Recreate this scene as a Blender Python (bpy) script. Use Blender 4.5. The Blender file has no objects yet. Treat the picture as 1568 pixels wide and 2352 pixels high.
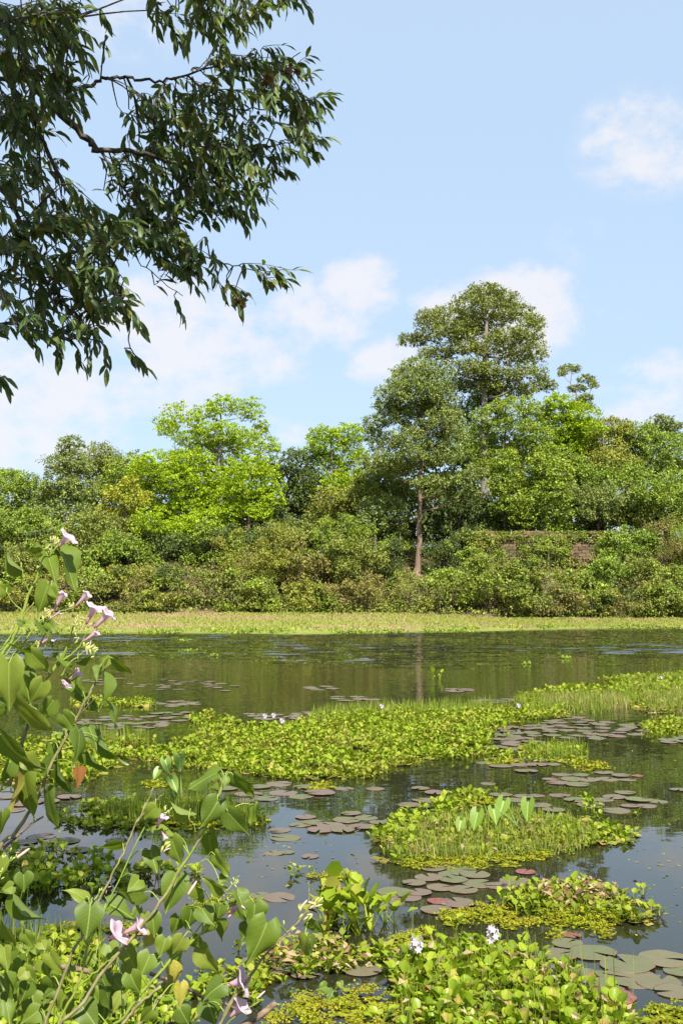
import bpy, math, random
import numpy as np
from mathutils import Matrix, Vector, Quaternion

rng = np.random.default_rng(11)
random.seed(11)
R = math.radians

# ------------------------------------------------------------------ camera
CAM_Z, PITCH, FPX, CX, CY = 2.4, R(5.3), 2409.0, 784.0, 1176.0
sc = bpy.context.scene
col = sc.collection
cam = bpy.data.cameras.new('camera')
cam.sensor_fit = 'VERTICAL'
cam.sensor_height = 24.0
cam.lens = 24.0 * FPX / 2352.0
cam.clip_start, cam.clip_end = 0.05, 6000.0
camo = bpy.data.objects.new('camera', cam)
col.objects.link(camo)
camo.location = (0, 0, CAM_Z)
camo.rotation_euler = (math.pi / 2 + PITCH, 0, 0)
sc.camera = camo

# ------------------------------------------------------------------ light
SUN_EL, SUN_AZ = R(50), R(162)          # azimuth clockwise from +Y (the view direction): behind, to the right
SUN_STRENGTH, SKY_STRENGTH, EXPOSURE = 4.6, 0.066, 1.25
sdir = Vector((math.sin(SUN_AZ) * math.cos(SUN_EL), math.cos(SUN_AZ) * math.cos(SUN_EL), math.sin(SUN_EL)))
sun = bpy.data.lights.new('sun', 'SUN')
sun.energy, sun.angle, sun.color = SUN_STRENGTH, R(0.53), (1.0, 0.955, 0.88)
suno = bpy.data.objects.new('sun', sun)
col.objects.link(suno)
suno.rotation_euler = sdir.to_track_quat('Z', 'Y').to_euler()

vs = sc.view_settings
vs.view_transform, vs.look, vs.exposure, vs.gamma = 'Standard', 'None', EXPOSURE, 1.0
vs.use_curve_mapping = False
sc.cycles.use_denoising = True
sc.cycles.denoiser = 'OPENIMAGEDENOISE'
sc.cycles.denoising_input_passes = 'RGB_ALBEDO_NORMAL'
sc.cycles.denoising_prefilter = 'ACCURATE'
sc.cycles.max_bounces = 6
sc.cycles.diffuse_bounces = 3
sc.cycles.glossy_bounces = 3
sc.cycles.transmission_bounces = 3
sc.cycles.caustics_reflective = False
sc.cycles.caustics_refractive = False
sc.cycles.sample_clamp_indirect = 4.0


class NT:
    """small helper to wire shader nodes"""
    def __init__(s, tree):
        s.t = tree

    def n(s, kind, **kw):
        nd = s.t.nodes.new(kind)
        for k, v in kw.items():
            setattr(nd, k, v)
        return nd

    def put(s, sock, v):
        if hasattr(v, 'is_linked') or hasattr(v, 'links'):
            s.t.links.new(v, sock)
        else:
            sock.default_value = v

    def m(s, op, a, b=0.0, c=0.0, clamp=False):
        nd = s.n('ShaderNodeMath', operation=op, use_clamp=clamp)
        s.put(nd.inputs[0], a); s.put(nd.inputs[1], b); s.put(nd.inputs[2], c)
        return nd.outputs[0]

    def mixc(s, f, a, b, blend='MIX'):
        nd = s.n('ShaderNodeMix', data_type='RGBA', blend_type=blend)
        s.put(nd.inputs[0], f)
        s.put(nd.inputs[6], a if hasattr(a, 'links') else (*a, 1)[:4])
        s.put(nd.inputs[7], b if hasattr(b, 'links') else (*b, 1)[:4])
        return nd.outputs[2]

    def rng(s, v, a, b, c=0.0, d=1.0, smooth=True):
        nd = s.n('ShaderNodeMapRange', interpolation_type='SMOOTHSTEP' if smooth else 'LINEAR')
        s.put(nd.inputs[0], v)
        for i, x in enumerate((a, b, c, d)):
            s.put(nd.inputs[1 + i], x)
        return nd.outputs[0]

    def noise(s, vec, scale, detail=4.0, rough=0.55, dist=0.0):
        nd = s.n('ShaderNodeTexNoise')
        if vec is not None:
            s.t.links.new(vec, nd.inputs['Vector'])
        nd.inputs['Scale'].default_value = scale
        nd.inputs['Detail'].default_value = detail
        nd.inputs['Roughness'].default_value = rough
        nd.inputs['Distortion'].default_value = dist
        return nd.outputs[0]

    def ramp(s, f, stops, mode='LINEAR'):
        nd = s.n('ShaderNodeValToRGB')
        cr = nd.color_ramp
        cr.interpolation = mode
        while len(cr.elements) < len(stops):
            cr.elements.new(0.5)
        for e, (p, c) in zip(cr.elements, stops):
            e.position = p
            e.color = (*c, 1)[:4]
        s.put(nd.inputs[0], f)
        return nd.outputs[0]

    def xyz(s, x, y, z=0.0):
        nd = s.n('ShaderNodeCombineXYZ')
        s.put(nd.inputs[0], x); s.put(nd.inputs[1], y); s.put(nd.inputs[2], z)
        return nd.outputs[0]


# ------------------------------------------------------------------ projection helpers (photo grid 1568 x 2352)
_cp, _sp = math.cos(PITCH), math.sin(PITCH)


def ray(u, v):
    a, b = (u - CX) / FPX, -(v - CY) / FPX
    return np.array([a, _cp - b * _sp, _sp + b * _cp])


def P(u, v, Y):
    """the point of that ray that lies at ground distance Y"""
    d = ray(u, v)
    return np.array([0, 0, CAM_Z]) + d * (Y / d[1])


def W(u, v, z=0.0):
    """the point of that ray on the level z"""
    d = ray(u, v)
    return np.array([0, 0, CAM_Z]) + d * ((z - CAM_Z) / d[2])


def to_px(p):
    p = np.asarray(p, float)
    x, y, z = p[..., 0], p[..., 1], p[..., 2] - CAM_Z
    f = y * _cp + z * _sp
    g = -y * _sp + z * _cp
    return CX + FPX * x / f, CY - FPX * g / f


# ------------------------------------------------------------------ sky
world = bpy.data.worlds.new('World')
sc.world = world
world.use_nodes = True
w = NT(world.node_tree)
world.node_tree.nodes.clear()
sky = w.n('ShaderNodeTexSky', sky_type='NISHITA')
sky.sun_disc = False
sky.sun_elevation = SUN_EL
sky.sun_rotation = SUN_AZ
sky.air_density, sky.dust_density, sky.ozone_density = 1.0, 1.2, 1.4
tc = w.n('ShaderNodeTexCoord')
sep = w.n('ShaderNodeSeparateXYZ')
world.node_tree.links.new(tc.outputs['Generated'], sep.inputs[0])
dx, dy, dz = sep.outputs
az = w.m('ARCTAN2', dx, dy)
el = w.m('ARCSINE', dz)
sph = w.xyz(w.m('MULTIPLY', az, 1.0), w.m('MULTIPLY', el, 1.35), 0.0)
warp1 = w.noise(sph, 9.0, 5.0, 0.6)
fine = w.noise(sph, 26.0, 6.0, 0.62)
big = w.noise(tc.outputs['Generated'], 2.3, 4.0, 0.55)
BLOBS = [(1500, 320, 150, 95, .62), (1575, 270, 80, 75, .6), (830, 655, 85, 58, .98), (720, 735, 130, 85, .72),
         (560, 785, 200, 90, .7), (420, 770, 230, 115, .8), (130, 890, 300, 90, .82), (60, 1010, 220, 70, .62),
         (1190, 715, 135, 85, 1.08), (1015, 700, 70, 52, 1.0), (895, 830, 95, 48, .8), (655, 985, 62, 34, .66),
         (1380, 735, 80, 36, .34), (1525, 855, 85, 42, .7), (1420, 893, 70, 24, .64), (1500, 935, 160, 70, .66),
         (1330, 570, 80, 65, .26), (300, 30, 120, 90, .4)]
acc = None
for (bu, bv, bru, brv, bs) in BLOBS:
    r = ray(bu, bv); r = r / np.linalg.norm(r)
    a0, e0 = math.atan2(r[0], r[1]), math.asin(r[2])
    ex = w.m('MULTIPLY', w.m('SUBTRACT', az, a0), FPX / bru)
    ey = w.m('MULTIPLY', w.m('SUBTRACT', el, e0), FPX / brv)
    q = w.m('ADD', w.m('MULTIPLY', ex, ex), w.m('MULTIPLY', ey, ey))
    g = w.m('MULTIPLY', w.m('SUBTRACT', 1.25, w.m('MULTIPLY', q, 0.55)), bs)
    acc = g if acc is None else w.m('MAXIMUM', acc, g)
acc = w.m('MAXIMUM', acc, 0.0)
# the same kind of broken fair-weather cloud goes on all round
front = w.rng(dy, 0.72, 0.86)
around = w.m('MULTIPLY', w.rng(big, 0.5, 0.72), w.rng(el, 1.1, 0.35))
allc = w.m('ADD', w.m('MULTIPLY', acc, front), w.m('MULTIPLY', around, w.m('SUBTRACT', 1.0, front)))
rag = w.m('ADD', w.m('MULTIPLY', w.m('SUBTRACT', warp1, 0.5), 2.9), w.m('MULTIPLY', w.m('SUBTRACT', fine, 0.5), 2.1))
dens = w.m('ADD', allc, w.m('MULTIPLY', rag, w.rng(allc, 0.0, 0.5, 0.0, 1.0)))
cm = w.m('MULTIPLY', w.rng(dens, 0.12, 1.25), 0.78)
hazec = w.mixc(0.66, sky.outputs[0], (4.6, 5.95, 7.6))
skyc = w.mixc(cm, hazec, (6.1, 5.95, 6.1))
bg = w.n('ShaderNodeBackground')
world.node_tree.links.new(skyc, bg.inputs[0])
bg.inputs[1].default_value = SKY_STRENGTH
wo = w.n('ShaderNodeOutputWorld')
world.node_tree.links.new(bg.outputs[0], wo.inputs[0])

# ------------------------------------------------------------------ mesh helpers
def mk(name, V, F, mats, midx=None, smooth=True, uv=None):
    V = np.asarray(V, np.float32).reshape(-1, 3)
    FL = F if isinstance(F, list) else [F]
    FL = [np.asarray(f, np.int32) for f in FL if len(f)]
    me = bpy.data.meshes.new(name)
    me.vertices.add(len(V))
    me.vertices.foreach_set('co', V.ravel())
    loops = np.concatenate([f.ravel() for f in FL])
    tot = np.concatenate([np.full(len(f), f.shape[1], np.int32) for f in FL])
    start = np.concatenate([[0], np.cumsum(tot)[:-1]]).astype(np.int32)
    me.loops.add(len(loops))
    me.loops.foreach_set('vertex_index', loops)
    me.polygons.add(len(tot))
    me.polygons.foreach_set('loop_start', start)
    me.polygons.foreach_set('loop_total', tot)
    if midx is not None:
        me.polygons.foreach_set('material_index', np.asarray(midx, np.int32))
    me.polygons.foreach_set('use_smooth', np.full(len(tot), smooth))
    if uv is not None:
        l = me.uv_layers.new(name='UVMap')
        l.data.foreach_set('uv', np.asarray(uv, np.float32)[loops].ravel())
    for m in (mats if isinstance(mats, (list, tuple)) else [mats]):
        me.materials.append(m)
    me.update(calc_edges=True)
    me.validate()
    return me


def O(name, me, parent=None, loc=None, label=None, cat=None, group=None, kind=None, mat=None):
    o = bpy.data.objects.new(name, me)
    col.objects.link(o)
    if mat is not None:
        o.matrix_local = mat
    elif loc is not None:
        o.location = loc
    if parent is not None:
        o.parent = parent
    for k, v in (('label', label), ('category', cat), ('group', group), ('kind', kind)):
        if v:
            o[k] = v
    return o


def E(name, loc, label, cat, group=None):
    o = O(name, None, None, loc, label, cat, group)
    o.empty_display_size = 0.1
    return o


def unit(a):
    a = np.asarray(a, float)
    return a / (np.linalg.norm(a, axis=-1, keepdims=True) + 1e-9)


def frames(axis, normal):
    """rotation matrices whose columns are (side, axis, normal)"""
    y = unit(axis)
    z = normal - (normal * y).sum(-1, keepdims=True) * y
    z = unit(z)
    x = np.cross(y, z)
    return np.stack([x, y, z], -1)


def scatter(TV, TF, Pn, Rm, S):
    """copies of a template (verts, list of faces) -> one vertex array and face list"""
    TV = np.asarray(TV, float)
    n, t = len(Pn), len(TV)
    S = np.asarray(S, float)
    if S.ndim == 1:
        S = S[:, None]
    L = TV[None] * S[:, None, :]
    V = np.einsum('nij,ntj->nti', Rm, L) + np.asarray(Pn)[:, None, :]
    off = (np.arange(n) * t)[:, None, None]
    F = [(np.asarray(f)[None] + off).reshape(-1, np.asarray(f).shape[1]) for f in TF]
    return V.reshape(-1, 3), F


def tube(pts, rad, sides=6, cap=True):
    pts = np.asarray(pts, float)
    n = len(pts)
    rad = np.broadcast_to(np.asarray(rad, float), (n,))
    tan = unit(np.gradient(pts, axis=0))
    ref = np.array([0, 0, 1.0]) if abs(tan[0][2]) < 0.9 else np.array([1.0, 0, 0])
    a = unit(np.cross(tan[0], ref))
    V = []
    ang = np.linspace(0, 2 * np.pi, sides, endpoint=False)
    for i in range(n):
        a = a - tan[i] * (a @ tan[i])
        a = a / (np.linalg.norm(a) + 1e-9)
        b = np.cross(tan[i], a)
        V.append(pts[i] + rad[i] * (np.cos(ang)[:, None] * a + np.sin(ang)[:, None] * b))
    V = np.concatenate(V)
    F = []
    for i in range(n - 1):
        for k in range(sides):
            k2 = (k + 1) % sides
            F.append((i * sides + k, i * sides + k2, (i + 1) * sides + k2, (i + 1) * sides + k))
    F = np.array(F, np.int32)
    out = [F]
    if cap:
        out.append(np.array([[(n - 1) * sides + k for k in range(sides)]], np.int32))
    return V, out


def join(parts):
    """[(V, [F..]), ...] -> V, [F..]"""
    Vs, by, o = [], {}, 0
    for V, Fs in parts:
        Vs.append(V)
        for f in Fs:
            f = np.asarray(f)
            by.setdefault(f.shape[1], []).append(f + o)
        o += len(V)
    return np.concatenate(Vs), [np.concatenate(x) for x in by.values()]


def spline(pts, n):
    """Catmull-Rom through the points"""
    p = np.asarray(pts, float)
    if len(p) < 3:
        t = np.linspace(0, 1, n)[:, None]
        return p[0] * (1 - t) + p[-1] * t
    q = np.vstack([2 * p[0] - p[1], p, 2 * p[-1] - p[-2]])
    m = len(p) - 1
    out = []
    for s in np.linspace(0, m, n):
        i = min(int(s), m - 1)
        t = s - i
        a, b, c, d = q[i], q[i + 1], q[i + 2], q[i + 3]
        out.append(0.5 * (2 * b + (c - a) * t + (2 * a - 5 * b + 4 * c - d) * t * t + (3 * b - a - 3 * c + d) * t ** 3))
    return np.array(out)


def in_poly(x, y, poly):
    poly = np.asarray(poly, float)
    c = np.zeros(len(x), bool)
    j = len(poly) - 1
    for i in range(len(poly)):
        xi, yi = poly[i]
        xj, yj = poly[j]
        k = ((yi > y) != (yj > y)) & (x < (xj - xi) * (y - yi) / (yj - yi + 1e-12) + xi)
        c ^= k
        j = i
    return c


def fill_poly(poly, n, r=rng):
    poly = np.asarray(poly, float)
    lo, hi = poly.min(0), poly.max(0)
    out = np.zeros((0, 2))
    while len(out) < n:
        q = lo + (hi - lo) * r.random((n * 3 + 20, 2))
        out = np.vstack([out, q[in_poly(q[:, 0], q[:, 1], poly)]])
    return out[:n]


def area(poly):
    p = np.asarray(poly, float)
    x, y = p[:, 0], p[:, 1]
    return 0.5 * abs(np.dot(x, np.roll(y, -1)) - np.dot(y, np.roll(x, -1)))


def fnoise(x, y, s=1.0, seed=0.0):
    """cheap smooth value in -1..1"""
    x, y = np.asarray(x) * s + seed, np.asarray(y) * s - seed * 1.7
    return (np.sin(x * 1.7 + 1.3 * np.sin(y * 1.1)) + np.sin(y * 2.3 + 1.7 * np.sin(x * 0.9 + 2)) + np.sin((x + y) * 3.1 + seed)) / 3


# ------------------------------------------------------------------ materials
def new_mat(name):
    m = bpy.data.materials.new(name)
    m.use_nodes = True
    m.node_tree.nodes.clear()
    t = NT(m.node_tree)
    out = t.n('ShaderNodeOutputMaterial')
    return m, t, out


def principled(t, colr, rough, spec=0.5, ior=1.45, normal=None):
    b = t.n('ShaderNodeBsdfPrincipled')
    t.put(b.inputs['Base Color'], colr if hasattr(colr, 'links') else (*colr, 1)[:4])
    t.put(b.inputs['Roughness'], rough)
    b.inputs['Specular IOR Level'].default_value = spec
    b.inputs['IOR'].default_value = ior
    if normal is not None:
        t.put(b.inputs['Normal'], normal)
    return b


def leaf_mat(name, stops, rough=0.5, spec=0.35, trans=0.22, patch=None, patch_scale=0.25, patch_amt=0.6, tcol=1.3, objvar=0.0, bump=0.0, clump=0.0):
    """leaf colour varies from leaf to leaf; patch = a second colour that takes over in clumps of the plant"""
    m, t, out = new_mat(name)
    geo = t.n('ShaderNodeNewGeometry')
    tcn = t.n('ShaderNodeTexCoord')
    f = geo.outputs['Random Per Island']
    if objvar:
        oi = t.n('ShaderNodeObjectInfo')
        f = t.m('FRACT', t.m('ADD', f, oi.outputs['Random']))
    c = t.ramp(f, stops)
    if patch is not None:
        nz = t.noise(tcn.outputs['Object'], patch_scale, 3.0, 0.6)
        c = t.mixc(t.m('MULTIPLY', t.rng(nz, 0.48, 0.66), patch_amt), c, patch)
    if clump:
        nb = t.noise(tcn.outputs['Object'], clump, 2.0, 0.5)
        k_ = t.rng(nb, 0.3, 0.7, 0.68, 1.28, False)
        vm = t.n('ShaderNodeVectorMath', operation='SCALE')
        t.put(vm.inputs[0], c)
        t.put(vm.inputs['Scale'], k_)
        c = vm.outputs[0]
    nrm = None
    if bump:
        bp = t.n('ShaderNodeBump')
        bp.inputs['Strength'].default_value = bump
        bp.inputs['Distance'].default_value = 0.01
        t.put(bp.inputs['Height'], t.noise(tcn.outputs['Object'], 60.0, 2.0))
        nrm = bp.outputs[0]
    b = principled(t, c, rough, spec, 1.45, nrm)
    if trans > 0:
        tr = t.n('ShaderNodeBsdfTranslucent')
        t.put(tr.inputs[0], t.mixc(1.0, c, (tcol, tcol * 1.05, tcol * 0.5), 'MULTIPLY'))
        mx = t.n('ShaderNodeMixShader')
        mx.inputs[0].default_value = trans
        t.t.links.new(b.outputs[0], mx.inputs[1])
        t.t.links.new(tr.outputs[0], mx.inputs[2])
        t.t.links.new(mx.outputs[0], out.inputs[0])
    else:
        t.t.links.new(b.outputs[0], out.inputs[0])
    return m


def plain_mat(name, c1, c2=None, scale=8.0, rough=0.7, spec=0.3, bump=0.0, stretch=None, trans=0.0, bdist=0.02):
    m, t, out = new_mat(name)
    tcn = t.n('ShaderNodeTexCoord')
    vec = tcn.outputs['Object']
    if stretch:
        mp = t.n('ShaderNodeMapping')
        mp.inputs['Scale'].default_value = stretch
        t.t.links.new(vec, mp.inputs[0])
        vec = mp.outputs[0]
    nz = t.noise(vec, scale, 5.0, 0.6)
    c = t.mixc(t.rng(nz, 0.35, 0.68), c1, c2 if c2 is not None else c1)
    nrm = None
    if bump:
        bp = t.n('ShaderNodeBump')
        bp.inputs['Strength'].default_value = bump
        bp.inputs['Distance'].default_value = bdist
        t.put(bp.inputs['Height'], nz)
        nrm = bp.outputs[0]
    b = principled(t, c, rough, spec, 1.45, nrm)
    if trans:
        tr = t.n('ShaderNodeBsdfTranslucent')
        t.put(tr.inputs[0], c)
        mx = t.n('ShaderNodeMixShader')
        mx.inputs[0].default_value = trans
        t.t.links.new(b.outputs[0], mx.inputs[1])
        t.t.links.new(tr.outputs[0], mx.inputs[2])
        t.t.links.new(mx.outputs[0], out.inputs[0])
    else:
        t.t.links.new(b.outputs[0], out.inputs[0])
    return m

# ------------------------------------------------------------------ the setting: ground and water
_sh = np.array([W(u, v)[:2] for u, v in ((-500, 1458), (0, 1456), (400, 1455), (735, 1457), (950, 1453), (1150, 1449), (1310, 1445), (1568, 1444), (2100, 1444))])


def smooth01(t):
    t = np.clip(t, 0, 1)
    return t * t * (3 - 2 * t)


def shore(x):
    return np.interp(x, _sh[:, 0], _sh[:, 1])


def terr(x, y):
    """ground height: near bank, moat bed, low grassy strip, embankment"""
    x, y = np.asarray(x, float), np.asarray(y, float)
    near = np.where(y < 0, 0.8, 0.8 - 2.2 * smooth01(y / 7.5))
    ys = shore(x) + 1.3 * np.sin(x * 0.23) + 0.9 * np.sin(x * 0.61 + 1) + 0.5 * np.sin(x * 1.7)
    top = np.interp(x, [-60, 5, 22, 80], [1.75, 1.7, 1.0, 0.95])
    s = (y - ys)
    far = np.where(s < 0, -0.05 + 0.10 * s, np.minimum(0.22 * np.clip(s, 0, 1.0) ** 0.7, 0.3) + (top - 0.22) * np.clip((s - 0.6) / (146 - ys), 0, 1))
    far = np.maximum(far, -1.5)
    wm = smooth01((x - 17.5) / 2) * smooth01((47.5 - x) / 2)
    far = far + smooth01((y - 147) / 18) * 7.6 + (smooth01((y - 166.6) / 2.2) * wm + smooth01((y - 160) / 16) * (1 - wm)) * 4.0 + 0.15 * np.sin(x * 0.4) * smooth01((y - 150) / 5)
    t = smooth01((y - 40) / 10)
    return near * (1 - t) + far * t if np.ndim(y) else float(near * (1 - t) + far * t)


gx = np.unique(np.concatenate([np.linspace(-1500, -150, 14), np.linspace(-150, -70, 17), np.linspace(-70, 70, 101), np.linspace(70, 150, 17), np.linspace(150, 1500, 14)]))
gy = np.unique(np.concatenate([np.linspace(-300, -5, 12), np.linspace(-5, 9, 29), np.linspace(9, 95, 12), np.linspace(95, 180, 141), np.linspace(180, 400, 12), np.linspace(400, 3000, 12)]))
XX, YY = np.meshgrid(gx, gy)
ZZ = terr(XX.ravel(), YY.ravel())
nx, ny = len(gx), len(gy)
ii = (np.arange(ny - 1)[:, None] * nx + np.arange(nx - 1)[None]).ravel()
GF = np.stack([ii, ii + 1, ii + nx + 1, ii + nx], 1)

m_ground, t, out = new_mat('grassy_earth')
geo = t.n('ShaderNodeNewGeometry')
sp = t.n('ShaderNodeSeparateXYZ')
t.t.links.new(geo.outputs['Position'], sp.inputs[0])
pos = geo.outputs['Position']
mp = t.n('ShaderNodeMapping')
mp.inputs['Scale'].default_value = (0.35, 1.0, 1.0)
t.t.links.new(pos, mp.inputs[0])
n1 = t.noise(mp.outputs[0], 0.16, 4.0, 0.6)
n2 = t.noise(pos, 1.6, 5.0, 0.7)
grass = t.mixc(t.rng(n2, 0.3, 0.7), (0.14, 0.19, 0.025), (0.21, 0.235, 0.045))
straw = t.mixc(t.rng(n2, 0.3, 0.7), (0.25, 0.19, 0.095), (0.31, 0.22, 0.13))
c = t.mixc(t.rng(n1, 0.44, 0.58), grass, straw)
soil = t.mixc(n2, (0.06, 0.042, 0.022), (0.11, 0.08, 0.04))
c = t.mixc(t.rng(sp.outputs[2], 0.30, 0.12), c, (0.14, 0.175, 0.03))
c = t.mixc(t.rng(sp.outputs[2], 0.07, 0.02), c, soil)
c = t.mixc(t.rng(sp.outputs[1], 60, 20), c, soil)
c = t.mixc(t.rng(sp.outputs[1], 146, 152), c, soil)
bp = t.n('ShaderNodeBump')
bp.inputs['Strength'].default_value = 0.5
bp.inputs['Distance'].default_value = 0.12
t.put(bp.inputs['Height'], n2)
b = principled(t, c, 0.9, 0.15, 1.45, bp.outputs[0])
t.t.links.new(b.outputs[0], out.inputs[0])
O('ground', mk('ground', np.stack([XX.ravel(), YY.ravel(), ZZ], 1), GF, m_ground), kind='structure')

# water: calm near the camera, wind ruffled in the far half of the moat
m_water, t, out = new_mat('moat_water')
geo = t.n('ShaderNodeNewGeometry')
pos = geo.outputs['Position']
sp = t.n('ShaderNodeSeparateXYZ')
t.t.links.new(pos, sp.inputs[0])
wob = t.noise(pos, 0.05, 3.0, 0.6)
yy = t.m('ADD', sp.outputs[1], t.m('MULTIPLY', t.m('SUBTRACT', wob, 0.5), 26.0))
ruffle = t.rng(yy, 41.0, 54.0, 0.0, 1.0)
mp = t.n('ShaderNodeMapping')
mp.inputs['Scale'].default_value = (0.55, 1.0, 1.0)
t.t.links.new(pos, mp.inputs[0])
def slope(scale, amt, detail=2.0):
    nd = t.n('ShaderNodeTexNoise')
    t.t.links.new(mp.outputs[0], nd.inputs['Vector'])
    nd.inputs['Scale'].default_value = scale
    nd.inputs['Detail'].default_value = detail
    vm = t.n('ShaderNodeVectorMath', operation='SUBTRACT')
    t.t.links.new(nd.outputs['Color'], vm.inputs[0])
    vm.inputs[1].default_value = (0.5, 0.5, 0.5)
    vs_ = t.n('ShaderNodeVectorMath', operation='SCALE')
    t.t.links.new(vm.outputs[0], vs_.inputs[0])
    t.put(vs_.inputs['Scale'], amt)
    return vs_.outputs[0]


patch = t.rng(t.noise(pos, 0.06, 3.0, 0.6), 0.35, 0.65, 0.55, 1.0)
s1 = slope(7.0, t.m('MULTIPLY', t.m('MULTIPLY', ruffle, patch), 0.10), 2.0)
s2 = slope(0.9, 0.012)
s3 = slope(9.0, t.rng(sp.outputs[1], 9.0, 34.0, 0.010, 0.12))
va = t.n('ShaderNodeVectorMath', operation='ADD')
t.t.links.new(s1, va.inputs[0]); t.t.links.new(s2, va.inputs[1])
vb = t.n('ShaderNodeVectorMath', operation='ADD')
t.t.links.new(va.outputs[0], vb.inputs[0]); t.t.links.new(s3, vb.inputs[1])
vc = t.n('ShaderNodeVectorMath', operation='MULTIPLY_ADD')
t.t.links.new(vb.outputs[0], vc.inputs[0]); vc.inputs[1].default_value = (.45, 1, 0); vc.inputs[2].default_value = (0, 0, 1)
bp = t.n('ShaderNodeVectorMath', operation='NORMALIZE')
t.t.links.new(vc.outputs[0], bp.inputs[0])
silt = t.mixc(t.noise(pos, 0.3, 3.0), (0.015, 0.016, 0.007), (0.020, 0.020, 0.009))
b = principled(t, silt, 0.015, 0.5, 1.365, bp.outputs[0])
t.t.links.new(b.outputs[0], out.inputs[0])
wx = np.unique(np.concatenate([np.linspace(-1200, -66, 16), np.arange(-66, 66.01, 1.0), np.linspace(66, 1200, 16)]))
wy = np.unique(np.concatenate([[-20, 0, 5, 10, 20, 30, 36], np.arange(38, 131, .15), [133, 136, 140, 147]]))
WX, WY = np.meshgrid(wx, wy)
WX, WY = WX.ravel(), WY.ravel()
wr = np.random.default_rng(14)
wz = np.zeros(len(WX))
for lam in (.40, .45, .5, .56, .62, .7, .78, .9, 1.05, 1.4):          # short wind waves running towards the near bank
    for _ in range(2):
        th = wr.normal(0, .33)
        kk = 2 * math.pi / lam
        wz += .021 * lam ** 1.15 * np.sin(kk * (WX * math.sin(th) + WY * math.cos(th)) + wr.uniform(0, 6.28))
gust = .62 + .38 * fnoise(WX, WY * 1.6, .045, 2.0)
edge = smooth01((WY + 4 * np.sin(WX * .11) + 2.5 * np.sin(WX * .31 + 1) - 40) / 16)
calm = 1 - .75 * smooth01((WY - shore(WX) + 4) / 4)
wz *= edge * gust * calm * .66
nx2 = len(wx)
ii = (np.arange(len(wy) - 1)[:, None] * nx2 + np.arange(nx2 - 1)[None]).ravel()
O('water', mk('water', np.stack([WX, WY, wz], 1), np.stack([ii, ii + 1, ii + nx2 + 1, ii + nx2], 1), m_water), kind='structure')

# ------------------------------------------------------------------ laterite wall of the embankment
m_stone = None
m_stone, t, out = new_mat('laterite')
tcn = t.n('ShaderNodeTexCoord')
oi = t.n('ShaderNodeObjectInfo')
geo = t.n('ShaderNodeNewGeometry')
nz = t.noise(geo.outputs['Position'], 2.5, 5.0, 0.7)
nz2 = t.noise(geo.outputs['Position'], 0.35, 3.0, 0.6)
c = t.mixc(t.rng(t.m('ADD', t.m('MULTIPLY', nz, 0.7), t.m('MULTIPLY', oi.outputs['Random'], 0.4)), 0.3, 0.75), (0.085, 0.055, 0.034), (0.19, 0.125, 0.08))
c = t.mixc(t.m('MULTIPLY', t.rng(nz2, 0.5, 0.65), 0.6), c, (0.09, 0.095, 0.04))
bp = t.n('ShaderNodeBump')
bp.inputs['Strength'].default_value = 0.8
bp.inputs['Distance'].default_value = 0.06
t.put(bp.inputs['Height'], nz)
b = principled(t, c, 0.95, 0.1, 1.45, bp.outputs[0])
t.t.links.new(b.outputs[0], out.inputs[0])


def block_mesh(L, H, D, k):
    r = np.random.default_rng(300 + k)
    e = 0.05
    xs, ys, zs = (-L / 2, -L / 2 + e, L / 2 - e, L / 2), (-D / 2, -D / 2 + e, D / 2), (-H / 2, -H / 2 + e, H / 2 - e, H / 2)
    front = []
    # chamfered front face + body
    V = [(-L / 2 + e, -D / 2, -H / 2 + e), (L / 2 - e, -D / 2, -H / 2 + e), (L / 2 - e, -D / 2, H / 2 - e), (-L / 2 + e, -D / 2, H / 2 - e),
         (-L / 2, -D / 2 + e, -H / 2), (L / 2, -D / 2 + e, -H / 2), (L / 2, -D / 2 + e, H / 2), (-L / 2, -D / 2 + e, H / 2),
         (-L / 2, D / 2, -H / 2), (L / 2, D / 2, -H / 2), (L / 2, D / 2, H / 2), (-L / 2, D / 2, H / 2)]
    V = np.array(V) + r.normal(0, 0.018, (12, 3))
    F = [(0, 1, 2, 3)]
    for a in (0, 4):
        for k2 in range(4):
            F.append((a + (k2 + 1) % 4, a + k2, a + 4 + k2, a + 4 + (k2 + 1) % 4))
    F.append((11, 10, 9, 8))
    return mk('stone_block', V, np.array(F), m_stone, smooth=False)


WALL_Y, BH, BL = 165.6, 0.5, 1.15
wl = P(1058, 1226, WALL_Y)
wall = E('stone_wall', (wl[0], WALL_Y, 8.0), 'overgrown brown laterite block wall showing between the shrubs under the right hand trees', 'wall')
blocks = [block_mesh(BL - 0.035, BH - 0.03, 0.7, k) for k in range(6)]
wr = np.random.default_rng(5)
n_course = int((wl[2] - 9.2) / BH) + 1
for ci in range(n_course):
    zc = 9.2 + (ci + 0.5) * BH
    for bi in range(23):
        if ci == n_course - 1 and wr.random() < 0.6:
            continue
        if ci == n_course - 2 and wr.random() < 0.25:
            continue
        step = 0.05 * ((n_course - ci) % 3 == 0)
        x = wl[0] + (bi + 0.5 * (ci % 2)) * BL
        o = O('stone_block', blocks[wr.integers(6)], wall, mat=Matrix.Translation((x - wl[0], wr.normal(0, 0.03) - step, zc - 8.0)) @ Matrix.Rotation(wr.normal(0, 0.012), 4, 'Z'))

# ------------------------------------------------------------------ far foliage
QV = np.array([(0, -.5, 0), (.30, -.05, .07), (0, .5, -.04), (-.30, -.05, .07)])
QF = [np.array([[0, 1, 2, 3]])]


def bark_mat(name, a, b):
    return plain_mat(name, a, b, 1.2, 0.9, 0.15, 0.6, (4, 4, 0.6), 0, 0.08)


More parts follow.
